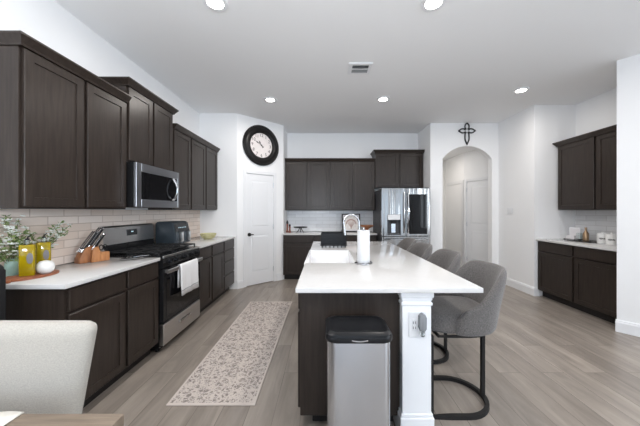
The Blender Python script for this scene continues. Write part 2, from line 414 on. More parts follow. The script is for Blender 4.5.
winframe('window_2', 2.0, 3.8, -3.66, .02, 2.45, 2)

# hall beyond the arch
HC = 2.74
b = MB(); b.box(2.15, 4.6, 5.32, 9.2, HC, HC+.1); struct(b.build('ceiling_hall', M['ceil'], smooth=False))
b = MB(); b.box(2.05, 4.6, 7.4, 7.5, 0, HC); struct(b.build('wall_hall_far', M['hall'], smooth=False))
b = MB(); b.box(2.03, 2.15, 6.02, 7.4, 0, HC); struct(b.build('wall_hall_left', M['hall'], smooth=False))
H0, H1 = Vector((3.30, 6.42)), Vector((3.72, 5.45)); hd = (H1-H0).normalized(); hlen = (H1-H0).length
HW = Matrix.Translation((H0.x, H0.y, 0)) @ Matrix.Rotation(math.atan2(hd.y, hd.x), 4, 'Z')
b = MB(); b.box(0, hlen+.3, 0, .1, 0, HC, mx=HW); b.box(3.30, 3.40, 6.42, 7.4, 0, HC); struct(b.build('wall_hall_right', M['wall'], smooth=False))
b = MB(); b.box(3.285, 3.30, 6.43, 6.52, 0, 2.1); b.box(3.285, 3.30, 6.52, 7.3, 2.02, 2.1); struct(b.build('trim_1', M['trimw'], smooth=False))
def door_leaf(name, w_, h_, mx, root_name, arch=False, knob_side=0):
    root = bpy.data.objects.new(root_name, None); C.objects.link(root); root.matrix_basis = mx; struct(root)
    b = MB()
    # leaf with two raised panels, facing -Y
    y = 0.0
    b.box(0, w_, y+.006, y+.04, .02, h_)
    st = .105 if w_ > .6 else .095
    zs = [(.24, .92), (1.06, h_-.12)]
    # rails and stiles standing 6 mm proud
    b.box(0, st, y, y+.01, .012, h_); b.box(w_-st, w_, y, y+.01, .012, h_)
    b.box(st, w_-st, y, y+.01, .012, zs[0][0]); b.box(st, w_-st, y, y+.01, zs[0][1], zs[1][0]); b.box(st, w_-st, y, y+.01, zs[1][1], h_)
    for z0_, z1_ in zs:
        b.panel(st+.02, w_-st-.02, z0_+.02, z1_-.02, y-.001, .01, fr=.012, rec=-.004)
    b.build('door_leaf', M['trimw'], root, world=False, smooth=False)
    b = MB(); c = .065
    b.box(-c, 0, -.018, .0, 0, h_+c, .004); b.box(w_, w_+c, -.018, 0, 0, h_+c, .004); b.box(0, w_, -.018, 0, h_+.002, h_+c, .004)
    b.build('door_casing', M['trimw'], root, world=False, smooth=False)
    kx = .06 if knob_side == 0 else w_-.06
    dr_ = 1 if knob_side == 0 else -1
    b = MB(); b.cyl((kx, .0, .93), (kx, -.012, .93), .032, 20); b.cyl((kx, -.01, .93), (kx, -.05, .93), .011, 12)
    b.tube([(kx, -.05, .93), (kx+dr_*.025, -.052, .932), (kx+dr_*.058, -.05, .929)], .010, 8)
    b.build('door_handle', M['blackm'], root, world=False)
    b = MB()
    hx = w_-.002 if knob_side == 0 else .002
    for z in (.25, 1.05, 1.85): b.cyl((hx, -.006, z-.045), (hx, -.006, z+.045), .006, 8)
    b.build('hinge', M['steel'], root, world=False)
    return root
door_leaf('door', dr-dl-.006, 2.03, PW @ Matrix.Translation((dl+.003, .012, 0)), 'door_1')
door_leaf('door', .74, 2.03, HW @ Matrix.Translation((.12, -.045, 0)), 'door_2', knob_side=1)

# baseboards
def baseboard(name, p0, p1, side=-1, e0=0, e1=0):
    p0, p1 = Vector(p0), Vector(p1); d = (p1-p0).normalized(); p0 = p0-d*e0; p1 = p1+d*e1
    mx = Matrix.Translation((p0.x, p0.y, 0)) @ Matrix.Rotation(math.atan2(d.y, d.x), 4, 'Z'); L_ = (p1-p0).length
    b = MB(); prof = [(0, 0), (-.016, 0), (-.016, .105), (-.011, .118), (-.011, .128), (-.005, .135), (0, .135)]
    # extrude profile (y,z) along x
    b.prism([(a*side*-1, z) for a, z in prof], 'X', 0, L_, mx=mx)
    return struct(b.build(name, M['trimw'], smooth=False))
baseboard('baseboard_pantry_left', pd(0), pd(dl-.065), e0=.0)
baseboard('baseboard_pantry_right', pd(dr+.065), pd(plen), e1=.01)
baseboard('baseboard_side', (3.34, AY), (3.34, 4.31), e1=.016)
baseboard('baseboard_bar', (3.34, 4.31), (3.42, 4.31))
baseboard('baseboard_arch_left', (2.03, AY), (AX0, AY)); baseboard('baseboard_arch_right', (AX1, AY), (3.34, AY))
baseboard('baseboard_diagonal', DW0, DW1, e0=.012)
baseboard('baseboard_bar_return', (3.42, 3.045), (3.29, 3.045), side=-1)
baseboard('baseboard_hall', (2.15, 7.4), (3.3, 7.4))

# ================================================================== CABINETS
def cabinet(name, label, cat, loc, rz, w_, d, h, fronts, toe=0, crown=None, group=None, z0=0):
    root = thing(name, label, cat, loc, rz, group)
    b = MB(); b.box(0, w_, 0, d, toe, h); b.build('body', M['cab'], root, world=False, smooth=False)
    if toe:
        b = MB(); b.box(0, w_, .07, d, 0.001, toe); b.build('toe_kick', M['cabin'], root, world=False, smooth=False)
    for kind, x0, x1, a, c in fronts:
        b = MB()
        if kind == 'slab':
            b.box(x0, x1, -.02, 0, a, c, .003)
        else: b.panel(x0, x1, a, c, -.021, .02)
        b.build('door' if kind == 'door' else 'drawer', M['cab'], root, world=False, smooth=False)
    if crown:
        lr, rr = crown
        prof = [(0, -.012), (.008, -.012), (.012, .0), (.036, .034), (.042, .040), (.042, .052), (0, .052)]
        b = MB(); rows = []
        for o, z in prof:
            ol = o if lr else 0; orr = o if rr else 0
            rows.append([b.bm.verts.new(p) for p in ((-ol, d-.001, h+z), (-ol, -.02-o, h+z), (w_+orr, -.02-o, h+z), (w_+orr, d-.001, h+z))])
        for A, B in zip(rows, rows[1:]):
            for k in range(3): b.bm.faces.new((A[k], A[k+1], B[k+1], B[k]))
        b.bm.faces.new(rows[-1])
        b.build('crown_molding', M['cab'], root, world=False, smooth=False)
    return root
UB = 1.37; UT = 2.382     # bottom and top of the wall cabinets
g = .016
def updoors(w_, n, h, bot=.014, top=.018):
    step = w_/n
    return [('door', k*step+g, (k+1)*step-g if k < n-1 else w_-g, bot, h-top) for k in range(n)]
UX = -1.88                # carcass front plane of the left wall cabinets
LWL = R(90)
ud = UX-XL-.002
cabinet('wall_cabinet', 'two-door dark brown wall cabinet above the knife block, nearest the camera', 'cabinet', (UX, 1.655, UB), LWL, .89, ud, UT-UB, updoors(.89, 2, UT-UB), crown=(1, 0))
cabinet('wall_cabinet', 'raised dark brown two-door wall cabinet directly above the microwave', 'cabinet', (UX, 2.55, 1.825), LWL, .765, ud, 2.552-1.825, updoors(.765, 2, 2.552-1.825), crown=(1, 1))
cabinet('wall_cabinet', 'narrow single-door dark wall cabinet just beyond the microwave', 'cabinet', (UX, 3.32, UB), LWL, .435, ud, UT-UB, updoors(.435, 1, UT-UB), crown=(0, 0))
cabinet('wall_cabinet', 'two-door dark wall cabinet ending at the pantry corner on the range wall', 'cabinet', (UX, 3.76, UB), LWL, .925, ud, UT-UB, updoors(.925, 2, UT-UB), crown=(0, 0))
LX = -1.59; ld = LX-XL-.002; CT = .884
def dd(w_, x=0): return [('slab', x+g, x+w_-g, .735, .872), ('door', x+g, x+w_-g, .115, .715)]
def four(w_, x=0): return [('slab', x+g, x+w_-g, a, c) for a, c in ((.735, .872), (.555, .72), (.34, .54), (.115, .325))]
cabinet('base_cabinet', 'dark base cabinet under the oil bottles, first in the range wall run', 'cabinet', (LX, 1.645, 0), LWL, .495, ld, CT, dd(.495), toe=.1)
cabinet('base_cabinet', 'dark base cabinet immediately before the range, below the knife block', 'cabinet', (LX, 2.142, 0), LWL, .42, ld, CT, dd(.42), toe=.1)
cabinet('base_cabinet', 'dark drawer-and-door base cabinet immediately beyond the range', 'cabinet', (LX, 3.345, 0), LWL, .41, ld, CT, dd(.41), toe=.1)
cabinet('base_cabinet', 'dark drawer-and-door base cabinet between the range neighbour and the four-drawer unit', 'cabinet', (LX, 3.757, 0), LWL, .445, ld, CT, dd(.445), toe=.1)
cabinet('base_cabinet', 'dark four-drawer base cabinet in the corner beside the pantry', 'cabinet', (LX, 4.204, 0), LWL, .482, ld, CT, four(.482), toe=.1)
def worktop(label, x0, x1, y0, y1):
    b = MB(); b.box(x0, x1, y0, y1, CT+.0005, .914, .003, 2); return tag(b.build('countertop', M['quartz']), label, 'countertop')
worktop('white quartz countertop carrying the oil bottles and knife block', XL+.002, -1.56, 1.62, 2.56)
worktop('white quartz countertop carrying the air fryer and woven bowl', XL+.002, -1.56, 3.34, 4.688)
b = MB(); b.box(XL+.001, XL+.010, 1.62, 4.689, .915, UB-.001); tag(b.build('tile_backsplash', M['tilewarm'], smooth=False), 'warm beige subway tile backsplash behind the range', 'backsplash')

# back wall
BF = 5.30
xs = [-.82, -.36, .10, .56, 1.03]
cabinet('wall_cabinet', 'four-door dark wall cabinet on the back wall beside the fridge', 'cabinet', (-.82, YB-.33, UB), 0, 1.845, .328, UT-UB,
        [('door', xs[k]+.82+.012, xs[k+1]+.82-.012, .014, UT-UB-.018) for k in range(4)], crown=(0, 0))
cabinet('wall_cabinet', 'raised two-door dark wall cabinet above the stainless fridge', 'cabinet', (1.03, YB-.35, 1.83), 0, .985, .348, 2.552-1.83,
        updoors(.985, 2, 2.552-1.83), crown=(1, 1))
for k, (x0, w_, lb) in enumerate(((-.82, .60, 'dark back wall base cabinet next to the pantry side wall'), (-.218, .60, 'dark back wall base cabinet behind the dish rack'), (.384, .63, 'dark back wall base cabinet adjoining the fridge'))):
    cabinet('base_cabinet', lb, 'cabinet', (x0, BF, 0), 0, w_, YB-BF-.002, CT, dd(w_), toe=.1)
worktop('white quartz countertop along the back wall beneath the tree print', -.82, 1.02, 5.26, YB-.002)
b = MB(); b.box(-.822, 1.03, YB-.011, YB-.001, .915, UB-.001); tag(b.build('tile_backsplash', M['tileback'], smooth=False), 'pale grey subway tile backsplash on the back wall', 'backsplash')

# bar alcove on the right
BX = 3.40; RR = R(-90)
cabinet('base_cabinet', 'dark bar alcove base cabinet on the end nearer the side wall corner', 'cabinet', (BX, 4.305, 0), RR, .625, .598, CT, dd(.625), toe=.1)
cabinet('base_cabinet', 'dark bar alcove base cabinet nearer the foreground diagonal wall', 'cabinet', (BX, 3.678, 0), RR, .63, .598, CT, dd(.63), toe=.1)
worktop('white quartz bar countertop in the alcove', 3.36, 3.998, 3.048, 4.308)
cabinet('wall_cabinet', 'dark bar alcove wall cabinet with its left side panel exposed', 'cabinet', (3.69, 4.27, UB), RR, .60, .308, UT-UB, updoors(.60, 1, UT-UB), crown=(1, 0))
cabinet('wall_cabinet', 'dark bar alcove wall cabinet partly cut off by the foreground wall', 'cabinet', (3.69, 3.668, UB), RR, .62, .308, UT-UB, updoors(.62, 1, UT-UB), crown=(0, 0))
b = MB(); b.box(3.990, 3.999, 3.048, 4.309, .915, UB-.001); tag(b.build('tile_backsplash', M['tilebar'], smooth=False), 'white tile backsplash in the bar alcove', 'backsplash')

# ================================================================== ISLAND
ISL = thing('kitchen_island', 'long dark kitchen island base with white corner posts', 'kitchen island', (.2, 2.7, 0))
b = MB(); b.box(-.15, .46, 1.68, 2.28, .1, CT); b.box(-.15, .46, 3.055, 3.86, .1, CT); b.box(.29, .46, 2.28, 3.055, .1, CT); b.box(-.15, .29, 2.28, 3.055, .1, .65); b.build('body', M['cab'], ISL, smooth=False)
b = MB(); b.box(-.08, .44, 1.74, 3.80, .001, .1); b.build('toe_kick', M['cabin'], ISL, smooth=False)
b = MB(); b.box(-.152, .462, 1.655, 1.68, .1, CT, .002); b.build('end_panel', M['cab'], ISL, smooth=False)
YS = [(1.69, 2.25), (2.25, 3.10), (3.10, 3.85)]
for i, (a, c) in enumerate(YS):
    mx = Matrix.Translation((-.15, c, 0)) @ Matrix.Rotation(R(-90), 4, 'Z'); W = c-a
    top = .715 if i != 1 else .64
    b = MB(); b.panel(g, W/2-.004, .115, top, -.021, .02, mx=mx); b.build('door', M['cab'], ISL, smooth=False)
    b = MB(); b.panel(W/2+.004, W-g, .115, top, -.021, .02, mx=mx); b.build('door', M['cab'], ISL, smooth=False)
    if i != 1:
        b = MB(); b.box(g, W-g, -.02, 0, .735, .872, .003, mx=mx); b.build('drawer', M['cab'], ISL, smooth=False)
for y0 in (1.60, 3.70):
    b = MB(); x0, x1, y1 = .458, .630, y0+.18
    b.box(x0, x1, y0, y1, 0, CT, .003)
    b.box(x0-.014, x1+.014, y0-.014, y1+.014, 0, .135, .004); b.box(x0-.008, x1+.008, y0-.008, y1+.008, .135, .155, .004)
    b.box(x0-.007, x1+.007, y0-.007, y1+.007, .795, .815, .004)
    b.box(x0-.012, x1+.012, y0-.012, y1+.012, .842, CT, .004); b.box(x0-.005, x1+.005, y0-.005, y1+.005, .825, .845, .003)
    p = b.build('post', M['trimw'], ISL, smooth=False); p['label'] = 'white square post with base and cap mouldings'
SX0, SX1, SY0, SY1 = -.178, .285, 2.285, 3.05
b = MB(); b.prism([(-.169, 1.546), (.907, 1.546), (.907, 3.917), (-.169, 3.917), (-.169, SY1), (SX1-.02, SY1), (SX1-.02, SY0), (-.169, SY0)], 'Z', CT+.0005, .914, bev=.003)
tag(b.build('countertop', M['quartz']), 'glossy white quartz island countertop with the sink set in it', 'countertop')
b = MB()   # apron sink
sz0, sz1, tw = .66, .9125, .022
b.box(SX0, SX0+tw, SY0+.002, SY1-.002, sz0, sz1, .004, 2); b.box(SX1-tw, SX1-.021, SY0+.002, SY1-.002, sz0, sz1, .0)
b.box(SX0+tw, SX1-tw, SY0+.002, SY0+tw, sz0, sz1, 0); b.box(SX0+tw, SX1-tw, SY1-tw, SY1-.002, sz0, sz1, 0); b.box(SX0+tw, SX1-tw, SY0+tw, SY1-tw, sz0, sz0+.02)
SK = thing('apron_sink', 'white apron front sink set into the island countertop', 'sink', (.05, 2.66, .66))
b.build('basin', M['sink'], SK)
b = MB(); b.lathe([(.0, 0), (.045, 0), (.045, .006), (.02, .006), (.018, .002), (0, .002)], (.05, 2.8, .68), 20, cap=False); b.build('drain', M['chrome'], SK)
FA = thing('faucet', 'chrome gooseneck faucet standing between the sink and the paper towels', 'faucet', (.345, 2.74, .914))
b = MB(); b.lathe([(0, 0), (.028, 0), (.028, .01), (.02, .018), (.018, .1), (.014, .105), (0, .105)], (.345, 2.74, .9145), 20, cap=False); b.build('base', M['chrome'], FA)
b = MB(); pts = [(.345, 2.74, 1.0+.02*k) for k in range(13)]
for k in range(1, 15):
    a = math.pi*k/14*1.08; pts.append((.345-.078*(1-math.cos(a)), 2.74, 1.24+.078*math.sin(a)))
pts.append((pts[-1][0]+.004, 2.74, pts[-1][2]-.05))
b.tube(pts, .0105, 12); b.build('spout', M['chrome'], FA)
b = MB(); e = pts[-1]; b.cyl((e[0], e[1], e[2]+.02), (e[0]+.004, e[1], e[2]-.06), 0.014, 16); b.build('spray_head', M['chrome'], FA)
b = MB(); b.tube([(.345, 2.722, .975), (.348, 2.69, .985), (.36, 2.655, 1.02)], .006, 8); b.build('lever', M['chrome'], FA)

# ---- paper towel on its stand
PT = thing('paper_towel_holder', 'upright paper towel roll on a round metal stand on the island', 'paper towel holder', (.322, 2.26, .914))
b = MB(); b.lathe([(0, 0), (.072, 0), (.075, .004), (.075, .009), (.07, .012), (0, .012)], (.322, 2.26, .9145), 32, cap=False); b.build('base', M['chrome'], PT)
b = MB(); b.cyl((.322, 2.26, .92), (.322, 2.26, 1.205), .006, 10); b.ball((.322, 2.26, 1.21), .012); b.build('rod', M['chrome'], PT)
b = MB(); b.lathe([(.02, 0), (.05, 0), (.0515, .004), (.0515, .262), (.05, .266), (.02, .266)], (.322, 2.26, .927), 36, cap=False); b.build('paper_roll', M['paper'], PT)
b = MB(); b.tube([(.322+.066*math.cos(t), 2.26+.066*math.sin(t), .932) for t in [R(-60+24*k) for k in range(6)]], .003, 6); b.build('wire_guard', M['chrome'], PT)

# ---- black dish rack
DRK = thing('dish_rack', 'black slatted dish rack on the island behind the sink', 'dish rack', (.085, 3.35, .914))
b = MB(); x0, x1, y0, y1 = -.045, .255, 3.25, 3.50
for (p_, q_, r_, s_) in ((x0, x1, y0-.001, y0+.001), (x0, x1, y1-.001, y1+.001), (x0-.001, x0+.001, y0, y1), (x1-.001, x1+.001, y0, y1)): b.box(p_, q_, r_, s_, .95, 1.075)
for z in (.955, 1.0, 1.03, 1.055, 1.08):
    b.tube([(x0, y0, z), (x1, y0, z), (x1, y1, z), (x0, y1, z)], .006, 6, closed=True)
n = 26
for k in range(n+1):
    x = x0+(x1-x0)*k/n
    b.box(x-.0035, x+.0035, y0-.004, y0+.004, .945, 1.082); b.box(x-.0035, x+.0035, y1-.004, y1+.004, .945, 1.082)
for k in range(16):
    y = y0+(y1-y0)*k/15
    b.box(x0-.004, x0+.004, y-.0035, y+.0035, .945, 1.082); b.box(x1-.004, x1+.004, y-.0035, y+.0035, .945, 1.082)
b.build('basket', M['blackp'], DRK)
b = MB(); b.box(x0-.012, x1+.012, y0-.012, y1+.012, .937, .947, .003); b.build('drip_tray', M['blackp'], DRK)
for k in range(7):
    b = MB(); x = x0+.01+(x1-x0-.02)*k/6; b.cyl((x, y0+.004, .9145), (x, y0+.004, .94), .006, 8); b.build('foot', M['blackp'], DRK)
for xx in (x0+.01, x1-.01):
    b = MB(); b.cyl((xx, y1-.01, .9145), (xx, y1-.01, .94), .006, 8); b.build('foot', M['blackp'], DRK)
# ---- outlet and plug-in on the island post
OU = thing('power_outlet', 'white double outlet plate on the near island post', 'outlet', (.555, 1.598, .70))
b = MB(); b.box(.495, .60, 1.592, 1.5995, .61, .76, .002); b.build('plate', M['plastw'], OU)
b = MB(); b.box(.513, .540, 1.589, 1.593, .65, .72, .002); b.build('socket', M['plastw'], OU)
b = MB(); b.box(.518, .521, 1.5885, 1.5895, .69, .705); b.box(.530, .533, 1.5885, 1.5895, .69, .705); b.box(.518, .521, 1.5885, 1.5895, .66, .675); b.box(.530, .533, 1.5885, 1.5895, .66, .675); b.build('slots', M['darkgap'], OU)
AF = thing('plug_in_freshener', 'grey plug-in air freshener in the island post outlet', 'air freshener', (.565, 1.57, .645))
b = MB(); b.rbox(.548, .586, 1.553, 1.591, .655, .758, .018, axis='Y', bev=.008, seg=5); b.build('housing', M['plastg'], AF)
b = MB(); b.rbox(.555, .579, 1.560, 1.588, .625, .665, .008, axis='Y', bev=.003); b.build('oil_bulb', M['glass'], AF)

# ---- trash can
TC = thing('trash_can', 'stainless step trash can with black lid before the island', 'trash can', (.012, 1.47, 0))
tx0, tx1, ty0, ty1 = .008, .336, 1.335, 1.60
b = MB(); b.rbox(tx0+.004, tx1-.004, ty0+.004, ty1, .03, .705, .045, seg=8); b.build('bin_body', M['steel'], TC)
b = MB(); b.rbox(tx0, tx1, ty0, ty1+.002, 0, .045, .046, seg=8, bev=.004); b.build('base', M['blackp'], TC)
b = MB(); b.rbox(tx0-.006, tx1+.006, ty0-.006, ty1+.006, .702, .728, .05, seg=8, bev=.006); b.build('rim', M['blackp'], TC)
b = MB()
prof = []
for (ins, z) in ((-.004, .728), (-.002, .738), (.012, .749), (.02, .751), (.028, .747), (.05, .749)):
    rr = .045; ring = []
    for cx_, cy_, st in ((tx1-ins-rr, ty1-ins-rr, 0), (tx0+ins+rr, ty1-ins-rr, 90), (tx0+ins+rr, ty0+ins+rr, 180), (tx1-ins-rr, ty0+ins+rr, 270)):
        for k in range(7):
            t = R(st+15*k); y_ = cy_+rr*math.sin(t); ring.append(b.bm.verts.new((cx_+rr*math.cos(t), y_, z-.010*(y_-ty0)/(ty1-ty0)*(z > .73))))
    prof.append(ring)
for A, B in zip(prof, prof[1:]):
    for k in range(len(A)): b.bm.faces.new((A[k], A[(k+1) % len(A)], B[(k+1) % len(B)], B[k]))
b.bm.faces.new(prof[-1]); b.bm.faces.new(prof[0][::-1])
b.build('lid', M['blackp'], TC)
b = MB(); b.tube([(.172-.04+.08*k/8, 1.3275-.003*math.sin(math.pi*k/8), .716-.003*math.sin(math.pi*k/8)) for k in range(9)], .0032, 6); b.build('logo_bar', M['chrome'], TC)
b = MB(); b.rbox(.10, .245, 1.27, 1.335, .012, .03, .02, bev=.004); b.build('pedal', M['steel'], TC)

# ================================================================== STOOLS
def smooth(t): t = max(0, min(1, t)); return t*t*(3-2*t)
def make_stool(label):
    root = thing('counter_stool', label, 'stool', group='grey barrel-back counter stools at the island')
    # seat cushion (superellipse), back towards +x
    b = MB(); rings = []
    N = 40
    def ring(sc, z, dx=0):
        out = []
        for k in range(N):
            t = 2*math.pi*k/N; c, s_ = math.cos(t), math.sin(t)
            p = 2/3.2
            x = (.225*sc)*math.copysign(abs(c)**p, c)*(1.16 if c < 0 else 1)+dx; y = (.215*sc)*math.copysign(abs(s_)**p, s_)
            out.append(b.bm.verts.new((x-.02, y, z)))
        return out
    for sc, z in ((.90, .548), (.97, .555), (1.0, .575), (1.01, .61), (1.0, .645), (.965, .668), (.88, .68), (.6, .688), (.25, .69)):
        rings.append(ring(sc, z))
    for A, B in zip(rings, rings[1:]):
        for k in range(N): b.bm.faces.new((A[k], A[(k+1) % N], B[(k+1) % N], B[k]))
    b.bm.faces.new(rings[0][::-1]); b.bm.faces.new(rings[-1])
    b.build('seat', M['stoolf'], root, world=False, angle=60)
    # barrel back: bowed shell, solid thickness
    b = MB(); NT, NS = 37, 9; th_max = R(118); T = .024
    def surf(u, v, off):
        th = (u*2-1)*th_max; a = abs(th)
        top = .972-.245*smooth((a-R(34))/R(62))**1.15-.085*smooth((a-R(96))/R(22))
        bot = .552
        z = bot+(top-bot)*v
        h = (z-.552)/.43
        rx = .222+.088*h**1.15; ry = .232+.045*h
        # flatten barrel (squarish)
        c, s_ = math.cos(th), math.sin(th); p = .86
        x = (rx+off)*math.copysign(abs(c)**p, c); y = (ry+off)*math.copysign(abs(s_)**p, s_)
        if c < 0: x *= .75
        return Vector((x-.015, y, z))
    grid = {}
    for side, off in ((0, T), (1, -T)):
        for i in range(NT):
            for j in range(NS):
                v = j/(NS-1)
                o2 = off*(1-.55*(v > .99)) * (1 if 0 < i < NT-1 else .55)
                grid[side, i, j] = b.bm.verts.new(surf(i/(NT-1), v*.985 if side == 0 else v*.985, o2))
    # rounded lip
    lip = [b.bm.verts.new(surf(i/(NT-1), 1.0, 0)) for i in range(NT)]
    for side in (0, 1):
        for i in range(NT-1):
            for j in range(NS-1):
                f = (grid[side, i, j], grid[side, i+1, j], grid[side, i+1, j+1], grid[side, i, j+1]); b.bm.faces.new(f if side == 0 else f[::-1])
    for i in range(NT-1):
        b.bm.faces.new((grid[0, i, NS-1], grid[0, i+1, NS-1], lip[i+1], lip[i])); b.bm.faces.new((lip[i], lip[i+1], grid[1, i+1, NS-1], grid[1, i, NS-1]))
        b.bm.faces.new((grid[1, i, 0], grid[1, i+1, 0], grid[0, i+1, 0], grid[0, i, 0]))
    for i in (0, NT-1):
        for j in range(NS-1): b.bm.faces.new((grid[0, i, j], grid[0, i, j+1], grid[1, i, j+1], grid[1, i, j]))
        b.bm.faces.new((grid[0, i, NS-1], lip[i], grid[1, i, NS-1]))
    b.build('backrest', M['stoolf'], root, world=False, angle=70, subsurf=1)
    # frame
    fx, hwid, rc = -.26, .205, -.01
    def U(z, x_front):
        pts = [(x_front, -hwid, z), (x_front*.5, -hwid, z)]
        for k in range(0, 19):
            t = R(-90+10*k); pts.append((rc+hwid*math.cos(t), hwid*math.sin(t), z))
        pts += [(x_front*.5, hwid, z), (x_front, hwid, z)]
        return pts
    b = MB(); b.tube(U(.014, fx), .019, 4, closed=True); b.build('floor_ring', M['blackm'], root, world=False)
    b = MB(); b.tube(U(.538, fx+.05), .011, 4, closed=True); b.build('seat_frame', M['blackm'], root, world=False)
    for x, y, tx, ty in ((fx, -hwid, fx+.05, -hwid), (fx, hwid, fx+.05, hwid), (rc+hwid, 0, rc+hwid, 0)):
        b = MB(); b.tube([(x, y, .01), (tx if abs(x) > .2 and False else x, ty, .545)], .017, 4); b.build('leg', M['blackm'], root, world=False)
    b = MB(); b.box(fx-.01, fx+.01, -hwid, hwid, .205, .225, .003); b.build('footrest', M['blackm'], root, world=False)
    return root
st0 = make_stool('nearest grey barrel-back counter stool, beside the white island post')
spots = [(.952, 1.965, 0), (.965, 2.60, 0), (.94, 3.19, 0), (.955, 3.76, 0)]
labs = ['nearest grey barrel-back counter stool, beside the white island post', 'grey counter stool second from the white island post', 'grey counter stool second from the fridge end of the island', 'grey counter stool nearest the fridge, at the far end of the island']
for i, (x, y, a) in enumerate(spots):
    o = st0 if i == 0 else copy_tree(st0)
    o.location = (x, y, 0); o.rotation_euler.z = R(a); o['label'] = labs[i]

# ================================================================== RANGE
RG = thing('gas_range', 'freestanding stainless and black gas range', 'range', (-1.56, 2.57, 0), LWL)
W = .757; dp = .60
b = MB(); b.box(0, W, .02, dp, .03, .905); b.build('body', M['black'], RG, world=False, smooth=False)
b = MB(); b.box(-.001, W+.001, -.015, dp, .905, .922, .003); b.build('cooktop', M['black'], RG, world=False, smooth=False)
b = MB(); b.box(0, W, -.022, -.014, .903, .923, .002); b.build('cooktop_trim', M['steelh'], RG, world=False, smooth=False)
b = MB(); b.prism([(.02, .80), (-.012, .805), (-.02, .86), (-.012, .903), (.02, .903)], 'X', 0, W); b.build('control_panel', M['black'], RG, world=False, smooth=False)
for k, x in enumerate((.09, .20, .378, .556, .667)):
    b = MB(); b.cyl((x, -.014, .858), (x, -.046, .862), .021, 20, r2=.018); b.box(x-.004, x+.004, -.054, -.044, .845, .88, .002); b.build('knob', M['blackp'], RG, world=False)
b = MB(); b.box(.004, W-.004, -.02, .02, .28, .795, .004); od = b.build('oven_door', M['black'], RG, world=False, smooth=False)
b = MB(); b.box(.05, W-.05, -.0225, -.019, .33, .70, .001); b.build('door_glass', M['blackg'], od, world=False, smooth=False)
b = MB(); b.rbox(.012, W-.02, -.064, -.046, .752, .792, .01, axis='X', seg=3); b.build('handle', M['steelh'], od, world=False)
b = MB(); b.box(.03, .06, -.05, -.018, .757, .787, .003); b.box(W-.06, W-.03, -.05, -.018, .757, .787, .003); b.build('handle_mount', M['steelh'], od, world=False)
b = MB(); b.box(.004, W-.004, -.022, .02, .065, .268, .004); drw = b.build('drawer', M['steelh'], RG, world=False, smooth=False)
b = MB(); b.box(.27, .49, -.036, -.021, .175, .205, .004); b.build('handle', M['chrome'], drw, world=False)
for x in (.04, W-.04):
    for y in (.06, dp-.05):
        b = MB(); b.cyl((x, y, 0.001), (x, y, .03), .018, 10); b.build('foot', M['blackp'], RG, world=False)
b = MB(); b.prism([(dp-.055, .922), (dp-.005, .922), (dp-.005, 1.2), (dp-.028, 1.205), (dp-.04, 1.19)], 'X', 0, W); bg = b.build('backguard', M['steelh'], RG, world=False, smooth=False)
tilt = Matrix.Translation((0, dp-.0545, .922)) @ Matrix.Rotation(-math.atan2(.015, .268), 4, 'X')
b = MB(); b.box(.31, .47, -.004, .003, .17, .235, .002, mx=tilt); b.build('display', M['blackg'], bg, world=False, smooth=False)
b = MB(); b.box(.374, .406, -.006, -.003, .205, .215, mx=tilt); b.build('clock_digits', M['display'], bg, world=False, smooth=False)
b = MB(); b.box(.003, W-.003, -.003, .004, .0, .10, mx=tilt); b.build('vent_trim', M['black'], bg, world=False, smooth=False)
for (bx_, by_, br_) in ((.16, .15, .045), (.16, .40, .04), (.378, .28, .05), (.597, .15, .045), (.597, .40, .035)):
    b = MB(); b.lathe([(0, 0), (br_, 0), (br_, .008), (br_*.8, .010), (br_*.8, .018), (0, .019)], (bx_, by_, .922), 20, cap=False); b.build('burner', M['iron'], RG, world=False)
for gx0, gx1 in ((.02, .255), (.262, .495), (.502, .737)):
    b = MB(); y0, y1 = .03, .53; z = .955; t = .006
    b.box(gx0, gx1, y0, y0+.012, z-.006, z+.006, .002); b.box(gx0, gx1, y1-.012, y1, z-.006, z+.006, .002)
    b.box(gx0, gx0+.012, y0, y1, z-.006, z+.006, .002); b.box(gx1-.012, gx1, y0, y1, z-.006, z+.006, .002)
    mxg = (gx0+gx1)/2
    b.box(mxg-.005, mxg+.005, y0, y1, z-.006, z+.006, .002)
    for yy in (.15, .28, .40): b.box(gx0, gx1, yy-.005, yy+.005, z-.006, z+.006, .002)
    for xx in (gx0+.006, gx1-.006):
        for yy in (y0+.006, y1-.006): b.box(xx-.006, xx+.006, yy-.006, yy+.006, .9225, z)
    b.build('grate', M['iron'], RG, world=False, smooth=False)
# dish towel folded over the oven handle (world coordinates)
b = MB(); ty0_, ty1_ = 2.785, 3.165
hx = -1.56+.072   # handle centre X = -1.488
path = [(x_-.017, z_) for x_, z_ in ((-1.502, .56), (-1.5, .70), (-1.5005, .78), (-1.497, .797), (-1.488, .801), (-1.479, .797), (-1.4755, .78), (-1.474, .72), (-1.471, .62), (-1.470, .54), (-1.471, .478))]
NY = 25; gr = []
for j in range(NY):
    v = j/(NY-1); row = []
    for i, (x, z) in enumerate(path):
        amp = .0015+.004*max(0, (.78-z))/.3 if i > 5 else 0.0
        row.append(b.bm.verts.new((x+max(0, amp*(1+math.sin(v*15+.5))), ty0_+(ty1_-ty0_)*v+.006*math.sin(z*18)*(i > 6), z-(.012*v if i == len(path)-1 else 0))))
    gr.append(row)
for j in range(NY-1):
    for i in range(len(path)-1): b.bm.faces.new((gr[j][i], gr[j+1][i], gr[j+1][i+1], gr[j][i+1]))
TW = thing('dish_towel', 'white dish towel hanging over the oven door handle', 'towel', (-1.488, 2.97, .47))
b.build('cloth', M['towel'], TW, angle=80, solid=.0035)
b = MB(); gr = []
